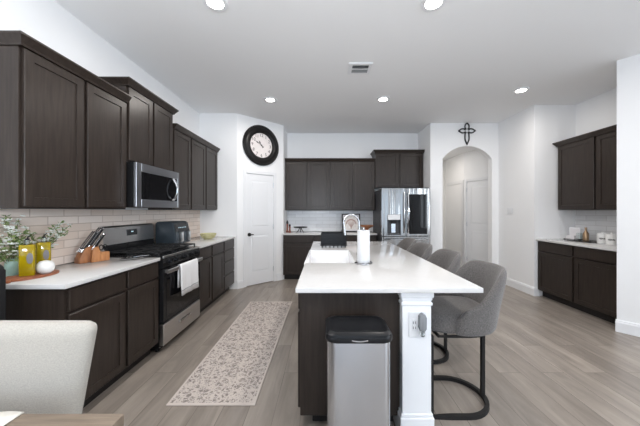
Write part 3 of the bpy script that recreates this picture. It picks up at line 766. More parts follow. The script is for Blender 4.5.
for j in range(NY):
    v = j/(NY-1); row = []
    for z in (.532, .526):
        amp = .0015+.004*(.78-z)/.3
        row.append(b.bm.verts.new((-1.4855+max(0, amp*(1+math.sin(v*15+.5)))+.0008, ty0_+(ty1_-ty0_)*v, z)))
    gr.append(row)
for j in range(NY-1): b.bm.faces.new((gr[j][0], gr[j+1][0], gr[j+1][1], gr[j][1]))
s = b.build('stripe', M['greyst'], TW, solid=.001); s['label'] = 'thin grey woven stripe'

# ================================================================== MICROWAVE
MW = thing('microwave', 'stainless over-the-range microwave with curved handle', 'microwave', (-1.815, 2.557, 1.395), LWL)
W = .752
b = MB(); b.box(0, W, 0, .36, .0, .425); b.build('housing', M['black'], MW, world=False, smooth=False)
b = MB()
x0, x1, z0, z1 = 0, W, .0, .425; wx0, wx1, wz0, wz1 = .075, .715, .075, .345
yf = -.028
b.box(x0, wx0, yf, 0, z0, z1, .003); b.box(wx1, x1, yf, 0, z0, z1, .003); b.box(wx0, wx1, yf, 0, z0, wz0, .002); b.box(wx0, wx1, yf, 0, wz1, z1, .002)
b.build('front_frame', M['mwsteel'], MW, world=False, smooth=False)
b = MB(); b.box(wx0-.002, wx1+.002, yf+.006, 0, wz0-.002, wz1+.002); b.build('door_glass', M['blackg'], MW, world=False, smooth=False)
b = MB()
b.tube([(.60+.03*math.cos(R(90+180*0)) , yf-.002, .08)]+[(.62, yf-.05*math.sin(math.pi*k/16)-.002, .085+.25*k/16) for k in range(1, 16)]+[(.62, yf-.002, .335)], .014, 10)
b.build('handle', M['chrome'], MW, world=False)
b = MB(); b.box(.02, W-.02, .02, .3, -.004, 0); b.build('vent_grille', M['blackp'], MW, world=False, smooth=False)

# ================================================================== FRIDGE
FR = thing('refrigerator', 'stainless french-door refrigerator with dispenser and dark glass panel', 'refrigerator', (1.495, 5.4, 0))
b = MB(); b.box(1.045, 1.945, 5.06, 5.88, .02, 1.765, .004); b.build('cabinet_body', M['fside'], FR, smooth=False)
FY0, FY1 = 4.985, 5.055
b = MB()   # left door with dispenser opening
dx0, dx1, dz0, dz1 = 1.15, 1.40, .915, 1.29
for a in ((1.045, dx0, .895, 1.775), (dx1, 1.490, .895, 1.775), (dx0, dx1, .895, dz0), (dx0, dx1, dz1, 1.775)):
    b.box(a[0], a[1], FY0, FY1, a[2], a[3], 0)
dL = b.build('door', M['fridge'], FR, smooth=False)
b = MB(); b.box(dx0, dx1, FY1-.012, FY1, dz0, dz1-.11); b.box(dx0, dx0+.006, FY0, FY1, dz0, dz1-.1); b.box(dx1-.006, dx1, FY0, FY1, dz0, dz1-.1); b.box(dx0, dx1, FY0-.004, FY1-.01, dz0, dz0+.02, .002); b.build('dispenser_recess', M['fside'], dL, smooth=False)
b = MB(); b.box(dx0+.01, dx1-.01, FY0-.003, FY1-.02, dz1-.10, dz1-.004, .004); b.build('dispenser_panel', M['plastw'], dL, smooth=False)
b = MB(); b.box(1.225, 1.325, FY0+.01, FY1-.012, 1.13, 1.19, .004); b.build('dispenser_nozzle', M['black'], dL, smooth=False)
b = MB(); b.box(1.235, 1.315, FY1-.02, FY1-.012, .95, 1.12, .003); b.build('dispenser_paddle', M['steel'], dL, smooth=False)
b = MB(); b.box(1.497, 1.945, FY0, FY1, .895, 1.775, .004); dR = b.build('door', M['fridge'], FR, smooth=False)
b = MB(); b.box(1.555, 1.885, FY0-.004, FY0+.004, .93, 1.665, .002); b.build('glass_panel', M['blackg'], dR, smooth=False)
for (z0_, z1_) in ((.47, .885), (.05, .46)):
    b = MB(); b.box(1.045, 1.945, FY0, FY1, z0_, z1_, .004); d_ = b.build('drawer', M['fridge'], FR, smooth=False)
    b = MB(); zz = z1_-.05
    b.tube([(1.12, FY0, zz), (1.12, FY0-.045, zz), (1.15, FY0-.05, zz), (1.84, FY0-.05, zz), (1.87, FY0-.045, zz), (1.87, FY0, zz)], .011, 8); b.build('handle', M['chrome'], d_)
for hx_, pr in ((1.455, dL), (1.53, dR)):
    b = MB(); b.tube([(hx_, FY0, .96)]+[(hx_, FY0-.03-.03*math.sin(math.pi*k/14), .965+.72*k/14) for k in range(15)]+[(hx_, FY0, 1.69)], .013, 10); b.build('handle', M['chrome'], pr)
for hx_ in (1.07, 1.85):
    b = MB(); b.box(hx_, hx_+.08, 5.0, 5.14, 1.765, 1.79, .004); b.build('hinge_cover', M['fside'], FR, smooth=False)
for x in (1.09, 1.90):
    for y in (5.12, 5.82):
        b = MB(); b.cyl((x, y, 0.001), (x, y, .022), .02, 10); b.build('foot', M['blackp'], FR)

# ================================================================== RUG
b = MB(); b.box(-.31, .31, -1.07, 1.07, 0.0005, .009, .003)
rg = b.build('runner_rug', M['rug'], smooth=False); rg.location = (-.797, 2.945, 0.0008); rg.rotation_euler.z = R(.1)
tag(rg, 'long beige and grey distressed patterned runner rug on the plank floor', 'rug')

# ================================================================== CEILING FIXTURES
def downlight(x, y, z, label, power=LAMP_W, col=LAMP_COL):
    r = thing('recessed_light', label, 'ceiling light', (x, y, z-.01), group='recessed ceiling lights')
    b = MB(); b.lathe([(.066, -.003), (.098, -.001), (.1, .009), (.066, .009), (.064, .002)], (x, y, z-.0095), 36, cap=False); b.build('trim_ring', M['trimw'], r)
    b = MB(); b.lathe([(0, 0), (.066, 0), (.066, .003), (0, .003)], (x, y, z-.009), 32, cap=False); b.build('lens', M['lens'], r)
    l = bpy.data.lights.new('lamp', 'AREA'); l.shape = 'DISK'; l.size = .14; l.energy = power; l.color = col; l.spread = R(178)
    o = bpy.data.objects.new('lamp', l); C.objects.link(o); o.location = (0, 0, -.012); o.parent = r
for x, y, lb in ((-.83, 4.10, 'lit recessed ceiling light nearest the round clock'), (.88, 4.08, 'lit recessed ceiling light above the far end of the island, before the fridge'),
                 (2.745, 3.78, 'lit recessed ceiling light nearest the bar alcove'), (-.89, 2.19, 'lit recessed ceiling light at the upper frame edge over the rug'),
                 (.88, 2.19, 'lit recessed ceiling light at the upper frame edge over the stools')):
    downlight(x, y, CH, lb)
for x, y in ((2.745, 1.6), (-.89, -.2), (.88, -.2), (2.7, -1.5)):
    downlight(x, y, CH, 'lit recessed ceiling light behind the photographed view')
downlight(2.6, 6.5, HC, 'added unseen ceiling light filling the hall beyond the arch', 8, (1, .92, .84))  # hidden lamp added to give the hall its warm light
VT = thing('ceiling_vent', 'white ceiling air vent with dark slots', 'vent', (.41, 3.2, CH-.01))
b = MB(); x0, x1, y0, y1 = .275, .545, 3.08, 3.33; z = CH
b.box(x0, x1, y0, y0+.045, z-.012, z-.0005, .003); b.box(x0, x1, y1-.045, y1, z-.012, z-.0005, .003); b.box(x0, x0+.045, y0+.045, y1-.045, z-.012, z-.0005); b.box(x1-.035, x1, y0+.045, y1-.045, z-.012, z-.0005)
b.box(x0+.045, x1-.035, 3.197, 3.213, z-.012, z-.001); b.build('frame', M['trimw'], VT, smooth=False)
b = MB(); b.box(x0+.04, x1-.03, y0+.04, y1-.04, z-.004, z-.0005); b.build('duct_opening', M['darkgap'], VT, smooth=False)
for k in range(8):
    yy = y0+.056+.0195*k + (.006 if k > 3 else 0)
    b = MB(); b.box(x0+.045, x1-.035, -.006, .006, -.001, .001, mx=Matrix.Translation((0, yy, z-.009)) @ Matrix.Rotation(R(38 if k < 4 else -38), 4, 'X')); b.build('louvre', M['plastg'], VT, smooth=False)

# ================================================================== CLOCK
tcl = None
k_ = (261-VPX)/F_PX
tcl = (k_*PD0.y-PD0.x)/(pdir.x-k_*pdir.y); cpos = pd(tcl)
zc = CAMZ+(HZ-145.7)*cpos.y/F_PX
CKM = Matrix.Translation((cpos.x, cpos.y, zc)) @ Matrix.Rotation(pang, 4, 'Z') @ Matrix.Rotation(R(90), 4, 'X')   # local z points to the room
CK = bpy.data.objects.new('wall_clock', None); C.objects.link(CK); CK.matrix_basis = CKM
tag(CK, 'large round black-framed wall clock above the pantry door', 'clock')
b = MB(); b.lathe([(.225, .004), (.36, .004), (.372, .014), (.372, .028), (.35, .045), (.325, .04), (.31, .048), (.27, .05), (.245, .034), (.232, .03), (.225, .018)], seg=64, cap=False); b.build('rim', M['frame'], CK, world=False)
b = MB(); b.lathe([(0, .002), (.228, .002), (.228, .016), (0, .016)], seg=64, cap=False); b.build('dial', M['dialw'], CK, world=False)
b = MB()
for h in range(1, 13):
    a = R(90-30*h); me = text_mesh(str(h), .08, Matrix.Translation((.185*math.cos(a), .185*math.sin(a), .0168))); b.bm.from_mesh(me)
for k in range(60):
    a = R(6*k); q = Matrix.Rotation(a, 4, 'Z'); b.box(.213, .219 if k % 5 else .223, -.0012, .0012, .0162, .017, mx=q)
b.build('numerals', M['ink'], CK, world=False, smooth=False)
def hand(name, ang, L_, wd, z):
    q = Matrix.Rotation(R(90-ang), 4, 'Z'); b = MB()
    b.prism([(-.05, -wd*.9), (-.02, -wd*.4), (L_*.45, -wd*.5), (L_*.62, -wd*1.5), (L_*.78, -wd*.5), (L_, 0), (L_*.78, wd*.5), (L_*.62, wd*1.5), (L_*.45, wd*.5), (-.02, wd*.4), (-.05, wd*.9)], 'Z', z, z+.0015, mx=q); b.build(name, M['ink'], CK, world=False, smooth=False)
hand('minute_hand', 300, .155, .009, .020); hand('hour_hand', 325, .105, .011, .023)
b = MB(); b.cyl((0, 0, .016), (0, 0, .027), .012, 16); b.build('pivot', M['ink'], CK, world=False)

# ================================================================== CROSS
CX, CZ = (466.7-VPX)*AY/F_PX, CAMZ+(HZ-131)*AY/F_PX
CR = thing('wall_cross', 'black openwork metal cross on the wall over the arch', 'cross', (CX, AY, CZ-.25))
def arm(ang, L_, w0=.036):
    q = Matrix.Translation((CX, AY-.012, CZ)) @ Matrix.Rotation(R(90), 4, 'X') @ Matrix.Rotation(R(ang), 4, 'Z')
    pr = [(.036, w0*.55), (.05, w0), (L_*.5, w0*1.12), (L_*.68, w0*.95), (L_*.8, w0*.5), (L_*.9, w0*.22), (L_, 0)]
    full = pr+[(x, -y) for x, y in pr[-2::-1]]
    b = MB(); b.tube([(x, y, 0) for x, y in full], .012, 8, mx=q); b.build('cross_arm', M['iron'], CR)
arm(90, .165); arm(0, .165); arm(180, .165); arm(-90, .27)
b = MB(); b.tube([(CX+.036*math.cos(R(30*k)), AY-.011, CZ+.036*math.sin(R(30*k))) for k in range(12)], .004, 6, closed=True)
b.cyl((CX, AY-.012, CZ+.036), (CX, AY-.0005, CZ+.036), .004, 8); b.build('centre_ring', M['iron'], CR)

# light switch on the side wall
SW = thing('light_switch', 'white two-gang light switch plate on the side wall', 'light switch', (3.338, 4.87, 1.33))
b = MB(); b.box(3.331, 3.3395, 4.80, 4.94, 1.30, 1.415, .002); b.build('plate', M['plastw'], SW, smooth=False)
for y in (4.84, 4.90):
    b = MB(); b.box(3.327, 3.333, y-.015, y+.017, 1.325, 1.392, .002); b.build('rocker', M['plastw'], SW, smooth=False)
# outlet on the foreground diagonal wall's neighbour omitted: not visible

# ================================================================== LEFT COUNTER OBJECTS
CTZ = .9145
# serving board
b = MB(); N = 40; pts = []
for k in range(N):
    t = 2*math.pi*k/N; x, y = .105*math.cos(t), .155*math.sin(t)
    pts.append((x-1.975, y+1.82))
b.prism(pts, 'Z', CTZ, CTZ+.014, bev=.003)
b.prism([(-1.995, 1.68), (-1.955, 1.68), (-1.925, 1.655), (-1.92, 1.635), (-1.945, 1.628), (-1.965, 1.64)], 'Z', CTZ, CTZ+.014, bev=.003)
tag(b.build('serving_board', M['board']), 'oval reddish wooden serving board under the oil bottles', 'serving board')
BT = CTZ+.0145
def bottle(x, y, rz, label):
    r = thing('oil_bottle', label, 'bottle', (x, y, BT), R(rz), group='square glass bottles of golden oil')
    b = MB(); b.rbox(-.037, .037, -.028, .028, 0, .205, .012, seg=4, bev=.006); b.build('oil_body', M['oil'], r, world=False)
    b = MB(); b.rbox(-.054, -.0505, -.038, .038, 0, .0, .001) if False else b.lathe([(.028, .2055), (.024, .2085), (.0145, .208), (.0135, .212), (.0135, .225), (.016, .226), (.016, .234), (.011, .234), (.011, .21), (.02, .199)], seg=20, cap=False); b.build('neck', M['glass'], r, world=False)
    b = MB(); b.cyl((0, 0, .2345), (0, 0, .245), .0105, 14); b.tube([(0, 0, .243), (.004, -.002, .255), (.015, -.01, .265)], .004, 8); b.build('pourer', M['blackm'], r, world=False)
    b = MB(); b.prism([(.015*math.cos(2*math.pi*k/28)+.014, .036*math.sin(2*math.pi*k/28)+.115) for k in range(28)], 'Y', -.0298, -.0282); b.build('oval_label', M['label'], r, world=False)
    return r
bottle(-1.965, 1.782, 42, 'square bottle of golden oil beside the mint vase')
bottle(-2.005, 1.925, 42, 'square bottle of golden oil behind the white marble orb')
def vase(x, y, label, m, h, rr, z):
    r = thing('glass_vase', label, 'vase', (x, y, z))
    b = MB(); b.lathe([(0, 0), (rr*.85, 0), (rr, h*.1), (rr*1.02, h*.5), (rr*.9, h*.8), (rr*.7, h*.92), (rr*.75, h), (rr*.70, h), (rr*.65, h*.92), (rr*.85, h*.8), (rr*.95, h*.5), (rr*.92, h*.12), (0, .008)], (x, y, z), 28, cap=False)
    b.build('vessel', M[m], r); return r
def bouquet(x, y, z, tips, label, n_leaf=26, n_fl=9, seed=1):
    rnd = random.Random(seed)
    r = thing('flower_bouquet', label, 'bouquet', (x, y, z))
    bs, bl, bf = MB(), MB(), MB()
    for (tx, ty, tz) in tips:
        p0 = Vector((x+rnd.uniform(-.008, .008), y+rnd.uniform(-.008, .008), z)); p2 = Vector((tx, ty, tz)); p1 = Vector((x+(tx-x)*.25, y+(ty-y)*.25, z+(tz-z)*.65))
        P = [(1-t)**2*p0+2*t*(1-t)*p1+t*t*p2 for t in [k/10 for k in range(11)]]
        bs.tube(P, .0018, 5)
        for k in range(n_leaf):
            t = rnd.uniform(.35, 1.0); c = (1-t)**2*p0+2*t*(1-t)*p1+t*t*p2
            d = Vector((rnd.gauss(0, 1), rnd.gauss(0, 1), rnd.gauss(.3, .8))).normalized(); L_ = rnd.uniform(.022, .042)
            sdir = d.cross(Vector((rnd.gauss(0, 1), rnd.gauss(0, 1), rnd.gauss(0, 1)))).normalized(); nrm = d.cross(sdir)
            a = c; m1 = c+d*L_*.45; tip = c+d*L_
            v = [bl.bm.verts.new(q) for q in (a, m1+sdir*L_*.2+nrm*.002, tip, m1-sdir*L_*.2+nrm*.002, m1)]
            bl.bm.faces.new((v[0], v[4], v[1])); bl.bm.faces.new((v[1], v[4], v[2])); bl.bm.faces.new((v[2], v[4], v[3])); bl.bm.faces.new((v[3], v[4], v[0]))
        for k in range(n_fl):
            t = rnd.uniform(.5, 1.02); c = (1-t)**2*p0+2*t*(1-t)*p1+t*t*p2+Vector((rnd.gauss(0, .012), rnd.gauss(0, .012), rnd.gauss(.004, .012)))
            for q in range(5):
                an = R(72*q+rnd.uniform(0, 30)); s_ = rnd.uniform(.007, .0105)
                
                q0 = c+Vector((math.cos(an)*s_, math.sin(an)*s_, rnd.uniform(-.003, .003))); e_ = s_*.9
                V = [bf.bm.verts.new(q0+Vector(d_)*e_) for d_ in ((1, 0, 0), (0, 1, 0), (-1, 0, 0), (0, -1, 0), (0, 0, .6), (0, 0, -.6))]
                for m_ in range(4):
                    bf.bm.faces.new((V[m_], V[(m_+1) % 4], V[4])); bf.bm.faces.new((V[(m_+1) % 4], V[m_], V[5]))
    bs.build('stems', M['stem'], r); lf = bl.build('leaves', M['leaf'], r, smooth=False); fl_ = bf.build('blossoms', M['petal'], r)
    return r
vase(-2.085, 1.80, 'mint green glass vase on the counter behind the oil bottles', 'mint', .125, .038, CTZ)
tips = [(-2.09+dx*.8, 1.80+dy, z) for dx, dy, z in ((-.03, -.16, 1.20), (.0, -.12, 1.27), (.03, -.06, 1.30), (-.02, -.02, 1.33), (.02, .03, 1.30), (.05, .06, 1.24), (.07, -.05, 1.22), (.06, .02, 1.17), (.05, -.13, 1.16), (.08, .05, 1.12), (.1, -.02, 1.15), (.02, -.18, 1.13))]
bouquet(-2.085, 1.80, CTZ+.03, tips, 'fuller bouquet of white blossoms and green leaves in the mint vase', seed=3)
vase(-2.09, 1.97, 'clear glass vase between the two oil bottles against the tile', 'glass', .12, .03, CTZ)
tips = [(-2.08+dx, 1.97+dy, z) for dx, dy, z in ((0, -.06, 1.20), (.01, .02, 1.19), (.02, .10, 1.24), (.0, .17, 1.27), (.03, .22, 1.25), (.02, .13, 1.17), (.03, .19, 1.20), (.04, .03, 1.13), (.05, -.02, 1.12))]
bouquet(-2.09, 1.97, CTZ+.03, tips, 'smaller bouquet of white blossoms leaning towards the knife block', n_leaf=20, n_fl=8, seed=5)
b = MB(); b.lathe([(0, 0), (.025, .0), (.041, .014), (.048, .038), (.044, .062), (.031, .080), (.012, .086), (.006, .082), (0, .081)], (-1.920, 1.855, BT), 28, cap=False)
tag(b.build('marble_orb', M['stone']), 'white marble decorative orb in front of the oil bottles', 'ornament')

# knife block (local: knives lean to +x(local)= world +Y)
KB = thing('knife_block', 'acacia knife block full of steel knives on the counter', 'knife block', (-2.035, 2.345, CTZ), R(66)); KB.scale = (.93, .93, .93)
b = MB(); b.prism([(-.10, 0), (.05, 0), (.05, .06), (.0, .155), (-.055, .135), (-.10, .04)], 'Y', -.035, .055, bev=.003); b.build('main_block', M['wood'], KB, world=False)
b = MB(); b.prism([(-.02, 0), (.05, 0), (.05, .09), (.03, .145), (-.01, .13)], 'Y', -.062, -.036, bev=.003); b.build('middle_block', M['woodl'], KB, world=False)
b = MB(); b.box(.051, .125, -.062, .03, 0, .085, .003); b.build('front_box', M['woodl'], KB, world=False)
kd = Vector((.55, 0, .83)).normalized()
def knife(x, y, z, L_, label, grp=True):
    r = thing('kitchen_knife', label, 'knife', group='steel-handled knives in the knife block' if grp else None)
    p = Vector((x, y, z)); r.matrix_basis = KBW @ Matrix.Translation(p)
    b = MB(); b.tube([kd*-.03, kd*.004], .006, 6, flat=(.003, .010)); b.build('blade', M['chrome'], r, world=False)
    b = MB(); b.tube([kd*.002, kd*L_*.5, kd*L_], .009, 8, flat=(.010, .0125)); b.build('handle', M['blackp'], r, world=False)
    b = MB(); b.tube([kd*(L_-.004), kd*(L_+.008)], .009, 8, flat=(.0105, .013)); b.tube([kd*.012+Vector((-.0098, 0, .0065))*1.0, kd*(L_-.01)+Vector((-.0098, 0, .0065))], .004, 6, flat=(.008, .0025)); b.build('steel_cap', M['chrome'], r, world=False)
KBW = Matrix.Translation((-2.035, 2.345, CTZ)) @ Matrix.Rotation(R(66), 4, 'Z') @ Matrix.Scale(.93, 4)
kl = 'steel-capped black knife handle standing in the knife block'
for i, (x, y, z) in enumerate(((-.062, -.02, .118), (-.062, .01, .118), (-.062, .04, .118), (-.014, -.02, .149), (-.014, .01, .149), (-.014, .04, .149), (.008, -.05, .137), (.02, .0, .118), (.03, .03, .10))):
    knife(x, y, z+.004, .18 if i < 6 else .13, kl)
SC = thing('kitchen_scissors', 'black-handled scissors in the front box of the knife block', 'scissors'); SC.matrix_basis = KBW @ Matrix.Translation((.09, -.02, .04))
for s_ in (-1, 1):
    b = MB(); b.tube([(s_*.016+.016*math.cos(R(30*k)), 0, .085+.024*math.sin(R(30*k))) for k in range(12)], .005, 6, closed=True); b.build('handle', M['blackp'], SC, world=False)
    b = MB(); b.box(-.006+s_*.003, .006+s_*.003, -.0015+s_*.0015, .0015+s_*.0015, -.035, .065); b.build('blade', M['chrome'], SC, world=False)

# spoon rest beside the range
SR = thing('spoon_rest', 'small oval steel spoon rest at the counter end before the range', 'spoon rest', (-1.76, 2.46, CTZ))
b = MB(); mxs = Matrix.Translation((-1.76, 2.46, CTZ)) @ Matrix.Rotation(R(25), 4, 'Z') @ Matrix.Diagonal((1.7, .8, 1, 1))
b.lathe([(0, .0005), (.035, .0005), (.05, .008), (.054, .014), (.05, .012), (.034, .005), (0, .004)], seg=28, cap=False, mx=mxs); b.build('dish', M['chrome'], SR)
SP = thing('serving_spoon', 'steel spoon lying across the spoon rest', 'spoon', (-1.72, 2.49, CTZ+.013))
b = MB(); b.tube([(-1.64, 2.515, CTZ+.03), (-1.70, 2.50, CTZ+.026), (-1.76, 2.475, CTZ+.018)], .004, 8); b.build('handle', M['chrome'], SP)
b = MB(); b.ball((-1.785, 2.465, CTZ+.018), .028, .02, .006, 16); b.build('spoon_bowl', M['chrome'], SP)

# air fryer
AFX = thing('air_fryer', 'dark dual-basket air fryer beyond the range', 'air fryer', (-1.97, 3.56, CTZ))
b = MB(); b.prism([(-2.12, .012), (-1.885, .012), (-1.875, .16), (-1.905, .285), (-1.94, .305), (-2.10, .305), (-2.125, .28)], 'Y', 0, .38, bev=.012, mx=Matrix.Translation((0, 3.375, CTZ))); b.build('housing', M['dish'], AFX)
for k in range(2):
    y0 = 3.385+k*.185
    b = MB(); b.box(-1.882, -1.868, y0+.004, y0+.176, CTZ+.018, CTZ+.165, .004); bk = b.build('basket_drawer', M['dish'], AFX)
    b = MB(); b.rbox(-1.868, -1.825, y0+.072, y0+.108, CTZ+.05, CTZ+.175, .012, axis='X', bev=.003); b.build('handle', M['steelh'], bk)
b = MB(); b.prism([(-1.876, .175), (-1.8735, .176), (-1.902, .283), (-1.905, .281)], 'Y', .02, .36, mx=Matrix.Translation((0, 3.375, CTZ))); b.build('control_panel', M['blackg'], AFX)
b = MB()
for k in range(5): b.box(0, .001, .10+.04*k, .118+.04*k, .0, .008, mx=Matrix.Translation((-1.884, 3.375, CTZ+.222)) @ Matrix.Rotation(R(-15), 4, 'Y'))
b.build('panel_lights', M['display'], AFX)

# woven bowl
b = MB(); c = (-1.86, 4.30, CTZ); b.lathe([(0, 0), (.06, 0), (.09, .02), (.118, .075), (.122, .085), (.114, .085), (.085, .025), (.055, .01), (0, .01)], c, 30, cap=False)
for k in range(24):
    a = R(15*k); b.tube([(c[0]+r_*math.cos(a), c[1]+r_*math.sin(a), c[2]+z_) for r_, z_ in ((.062, .004), (.093, .022), (.12, .075))], .004, 5)
tag(b.build('woven_bowl', M['yellow']), 'yellow woven bowl on the counter near the pantry corner', 'bowl')
# ================================================================== BACK COUNTER OBJECTS
def grinder(x, y, label, h):
    r = thing('pepper_mill', label, 'pepper mill', (x, y, CTZ))
    b = MB(); b.lathe([(0, 0), (.026, 0), (.027, .02), (.018, .05), (.016, h*.5), (.021, h*.62), (.02, h*.7), (0, h*.7)], (x, y, CTZ), 18, cap=False); b.build('mill_body', M['red'], r)
    b = MB(); b.lathe([(0, h*.7), (.018, h*.7), (.023, h*.8), (.018, h*.92), (.006, h*.95), (.008, h), (0, h)], (x, y, CTZ), 18, cap=False); b.build('mill_top', M['blackp'], r)
grinder(-.775, 5.55, 'taller reddish wooden mill at the end of the back counter', .25)
grinder(-.715, 5.48, 'shorter reddish wooden mill beside the footed tray', .18)
FT = thing('footed_tray', 'small dark footed tray on the back counter by the mills', 'tray', (-.50, 5.5, CTZ))
b = MB(); b.lathe([(0, .10), (.13, .10), (.142, .112), (.142, .12), (.128, .112), (0, .108)], (-.50, 5.5, CTZ), 32, cap=False); b.build('tray_top', M['blackm'], FT)
for k in range(3):
    a = R(90+120*k); b = MB(); b.tube([(-.50+.02*math.cos(a), 5.5+.02*math.sin(a), CTZ+.1), (-.5+.04*math.cos(a), 5.5+.04*math.sin(a), CTZ+.05), (-.5+.085*math.cos(a), 5.5+.085*math.sin(a), CTZ+.005)], .009, 6); b.build('leg', M['blackm'], FT)
# framed print leaning on the backsplash
PFm = Matrix.Translation((.55, 5.66, CTZ+.002)) @ Matrix.Rotation(R(-10), 4, 'X')
PF = bpy.data.objects.new('framed_print', None); C.objects.link(PF); PF.matrix_basis = PFm
tag(PF, 'square black-framed print of an arched tree on an easel', 'picture')
s_ = .385
b = MB(); w2 = s_/2
b.box(-w2, w2, -.01, .01, 0, .022, .002); b.box(-w2, w2, -.01, .01, s_-.022, s_, .002); b.box(-w2, -w2+.022, -.01, .01, .022, s_-.022); b.box(w2-.022, w2, -.01, .01, .022, s_-.022); b.build('frame', M['frame'], PF, world=False, smooth=False)
b = MB(); b.box(-w2+.02, w2-.02, -.002, .006, .02, s_-.02); b.build('backing', M['bagwhite'], PF, world=False, smooth=False)
b = MB(); pts = [(-.145, .045), (.145, .045), (.145, .19)]+[(.145*math.cos(R(12*k)), .19+.145*math.sin(R(12*k))) for k in range(1, 15)]+[(-.145, .19)]
b.prism(pts, 'Y', -.005, -.002); b.build('print', M['picture'], PF, world=False, smooth=False)
b = MB()
for k in range(9):
    a = R(25+130*k/8); b.tube([(0, -.006, .06), (.02*math.cos(a), -.006, .12), (.105*math.cos(a), -.006, .17+.10*math.sin(a))], .004, 5)
    for j in range(4):
        bb = a+R((-22, -8, 8, 22)[j]); b.ball((.1*math.cos(bb), -.006, .17+.09*math.sin(bb)), .014, .0015, .014, 8)
b.build('tree_drawing', M['printdark'], PF, world=False)
b = MB(); b.tube([(-w2-.02, -.04, -.0), (-w2+.02, -.012, .10), (-w2+.05, .016, .30)], .006, 6); b.tube([(w2+.0, -.04, -.0), (w2-.02, -.012, .10), (w2-.05, .016, .30)], .006, 6); b.build('easel', M['blackm'], PF, world=False)
b = MB(); c = (.85, 5.5, CTZ); b.lathe([(0, 0), (.05, 0), (.045, .05), (.03, .07), (.06, .09), (.135, .13), (.15, .15), (.14, .15), (.10, .115), (0, .09)], c, 32, cap=False)
tag(b.build('footed_bowl', M['copper']), 'copper brown footed bowl on the back counter beside the print', 'bowl')

# ================================================================== BAR OBJECTS
def canister(x, y, label):
    r = thing('canister', label, 'canister', (x, y, CTZ), group='white lettered canisters on the bar')
    b = MB(); b.lathe([(0, 0), (.052, 0), (.056, .005), (.056, .115), (.052, .12), (0, .12)], (x, y, CTZ), 28, cap=False); b.build('jar', M['ceramic'], r)
    b = MB(); b.lathe([(0, .121), (.057, .121), (.057, .133), (.04, .14), (.01, .142), (.013, .158), (0, .16)], (x, y, CTZ), 28, cap=False); b.build('lid', M['ceramic'], r)
    b = MB(); pts = []
    a0_ = math.atan2(-y, -x)
    for k in range(33):
        t = k/32; a = a0_-.55+1.1*t; pts.append((x+.0568*math.cos(a), y+.0568*math.sin(a), CTZ+.065+.012*math.sin(t*26)*(.4+.6*abs(math.sin(t*5)))))
    b.tube(pts, .0028, 5); b.build('script_lettering', M['ink'], r)
canister(3.80, 3.70, 'white lettered canister on the bar beside the bronze bottle')
canister(3.76, 3.545, 'white lettered canister on the bar touching the foreground wall edge')
def tray(x, y, label):
    r = thing('tray', label, 'tray', (x, y, CTZ), group='dark low trays on the bar')
    b = MB(); b.box(x-.06, x+.06, y-.085, y+.085, CTZ, CTZ+.008, .003); b.build('tray_base', M['blackm'], r)
    b = MB(); b.tube([(x-.06, y-.085, CTZ+.022), (x+.06, y-.085, CTZ+.022), (x+.06, y+.085, CTZ+.022), (x-.06, y+.085, CTZ+.022)], .004, 6, closed=True)
    for dx in (-.06, .06):
        for dy in (-.085, .085): b.cyl((x+dx, y+dy, CTZ+.004), (x+dx, y+dy, CTZ+.022), .003, 6)
    b.build('rail', M['blackm'], r)
tray(3.70, 4.03, 'dark low tray on the bar holding the white boxes'); tray(3.72, 3.81, 'dark low tray on the bar under the bronze bottle')
b = MB(); b.box(3.66, 3.70, 3.97, 4.10, CTZ+.009, CTZ+.075, .003); tag(b.build('sugar_box', M['bagwhite']), 'low white box standing on the bar tray', 'box')
FC = thing('framed_card', 'white framed card standing upright at the back of the bar', 'card', (3.80, 4.12, CTZ))
b = MB(); b.box(3.80, 3.815, 4.02, 4.20, CTZ, CTZ+.19, .003); b.build('frame', M['trimw'], FC)
b = MB(); b.box(3.7985, 3.801, 4.035, 4.185, CTZ+.015, CTZ+.175); b.build('card_face', M['bagwhite'], FC)
b = MB(); b.lathe([(0, 0), (.032, 0), (.034, .01), (.034, .11), (.018, .14), (.013, .15), (.013, .19), (.016, .192), (.016, .2), (0, .2)], (3.70, 3.83, CTZ+.009), 20, cap=False)
tag(b.build('bronze_bottle', M['bronze']), 'slim bronze bottle on the bar beside the canisters', 'bottle')
for (x, y, l) in ((3.74, 3.90, 'clear drinking glass on the bar nearer the bronze bottle'), (3.75, 3.98, 'clear drinking glass on the bar beside the white box')):
    b = MB(); b.lathe([(0, 0), (.03, 0), (.036, .11), (.0345, .11), (.0285, .006), (0, .006)], (x, y, CTZ+.0085), 24, cap=False); tag(b.build('drinking_glass', M['glass']), l, 'glass')

# ================================================================== DINING CORNER
TB = thing('dining_table', 'weathered brown wooden dining table cut off by the lower frame edge', 'table', (-1.35, .05, 0))
b = MB(); b.box(-2.1, -.59, -.75, .795, .715, .76, .004, 2); b.build('tabletop', M['tabletop'], TB)
b = MB(); b.box(-2.02, -.67, -.67, .715, .62, .714); b.build('apron', M['tabletop'], TB, smooth=False)
for x in (-2.0, -.75):
    for y in (-.65, .64):
        b = MB(); b.box(x, x+.075, y, y+.075, 0.001, .62, .004); b.build('leg', M['tabletop'], TB, smooth=False)
b = MB(); NX, NY = 16, 40
x0, x1 = -1.24, -.886; gr = []
for j in range(NY):
    y = -.6+1.395*j/(NY-1); gr.append([b.bm.verts.new((x0+(x1-x0)*i/(NX-1), y, .7635+.0012*math.sin(i*1.9+j))) for i in range(NX)])
for j in range(NY-1):
    for i in range(NX-1): b.bm.faces.new((gr[j][i], gr[j][i+1], gr[j+1][i+1], gr[j+1][i]))
tag(b.build('table_runner', M['runner'], solid=.003), 'cream knitted table runner on the dining table', 'table runner')

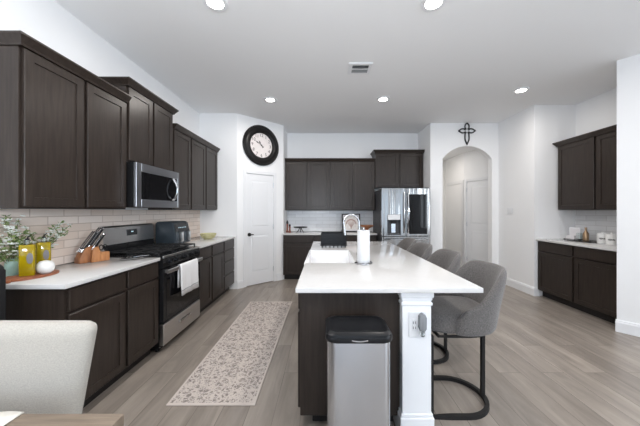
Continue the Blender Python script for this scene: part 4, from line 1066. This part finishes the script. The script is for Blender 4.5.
DC = thing('dining_chair', 'light linen upholstered dining chair behind the dining table', 'chair', (-1.03, 1.0, 0))
def soft_back(b, x0, x1, yb, z0, z1, thick, taper, r, lean, nx=32, nz=64, puff=.012):
    """upholstered back: rounded corners at the top, slight taper downwards"""
    cx_ = (x0+x1)/2; front, back = [], []
    for side in (0, 1):
        g_ = []
        for j in range(nz+1):
            v = j/nz; row = []
            z = z0+(z1-z0)*v
            hw_ = (x1-x0)/2-taper*(1-v)
            dz = max(0, z-(z1-r)); inset = r-math.sqrt(max(0, r*r-dz*dz))
            for i in range(nx+1):
                u = i/nx*2-1
                x = cx_+(hw_-inset)*u
                edge = min(1-abs(u)**8, 1)*min(1, 1-max(0, (v-.9)/.1)**3*.9)
                y = yb+lean*v+(-1 if side == 0 else 1)*(thick/2*(.35+.65*edge)+(puff*(1-u*u)*math.sin(math.pi*min(1, v*1.0)) if side == 0 else 0))
                row.append(b.bm.verts.new((x, y, z)))
            g_.append(row)
        for j in range(nz):
            for i in range(nx):
                f = (g_[j][i], g_[j][i+1], g_[j+1][i+1], g_[j+1][i]); b.bm.faces.new(f)
        (front if side == 0 else back).extend(g_)
    for j in range(nz):
        for i in (0, nx): b.bm.faces.new((front[j][i], front[j+1][i], back[j+1][i], back[j][i]))
    for i in range(nx):
        for j in (0, nz): b.bm.faces.new((front[j][i], front[j][i+1], back[j][i+1], back[j][i]))
b = MB(); soft_back(b, -1.34, -.815, .93, .42, .96, .075, .075, .03, .03); b.build('backrest', M['linen'], DC, angle=80)
b = MB(); b.box(-1.25, -.83, .50, .92, .38, .49, .035, 3); b.build('seat', M['linen'], DC)
for x in (-1.23, -.87):
    for y in (.53, .90):
        b = MB(); b.tube([(x+.01, y, 0.001), (x+.01, y, .39)], lambda t: .018+.008*t, 4); b.build('leg', M['blackm'], DC, smooth=False)

LC = thing('side_chair', 'black padded chair back standing at the end of the counter', 'chair', (-1.95, 1.35, 0))
b = MB(); b.rbox(-2.15, -1.738, 1.42, 1.47, .60, 1.07, .035, axis='Y', seg=5, bev=.012); b.build('backrest', M['leather'], LC)
b = MB(); b.box(-2.14, -1.745, 1.05, 1.44, .54, .61, .025, 3); b.build('seat', M['leather'], LC)
for x in (-2.12, -1.785):
    b = MB(); b.box(x, x+.03, 1.43, 1.46, 0.001, .62); b.build('leg', M['blackm'], LC, smooth=False)
    b = MB(); b.box(x, x+.03, 1.07, 1.10, 0.001, .55); b.build('leg', M['blackm'], LC, smooth=False)
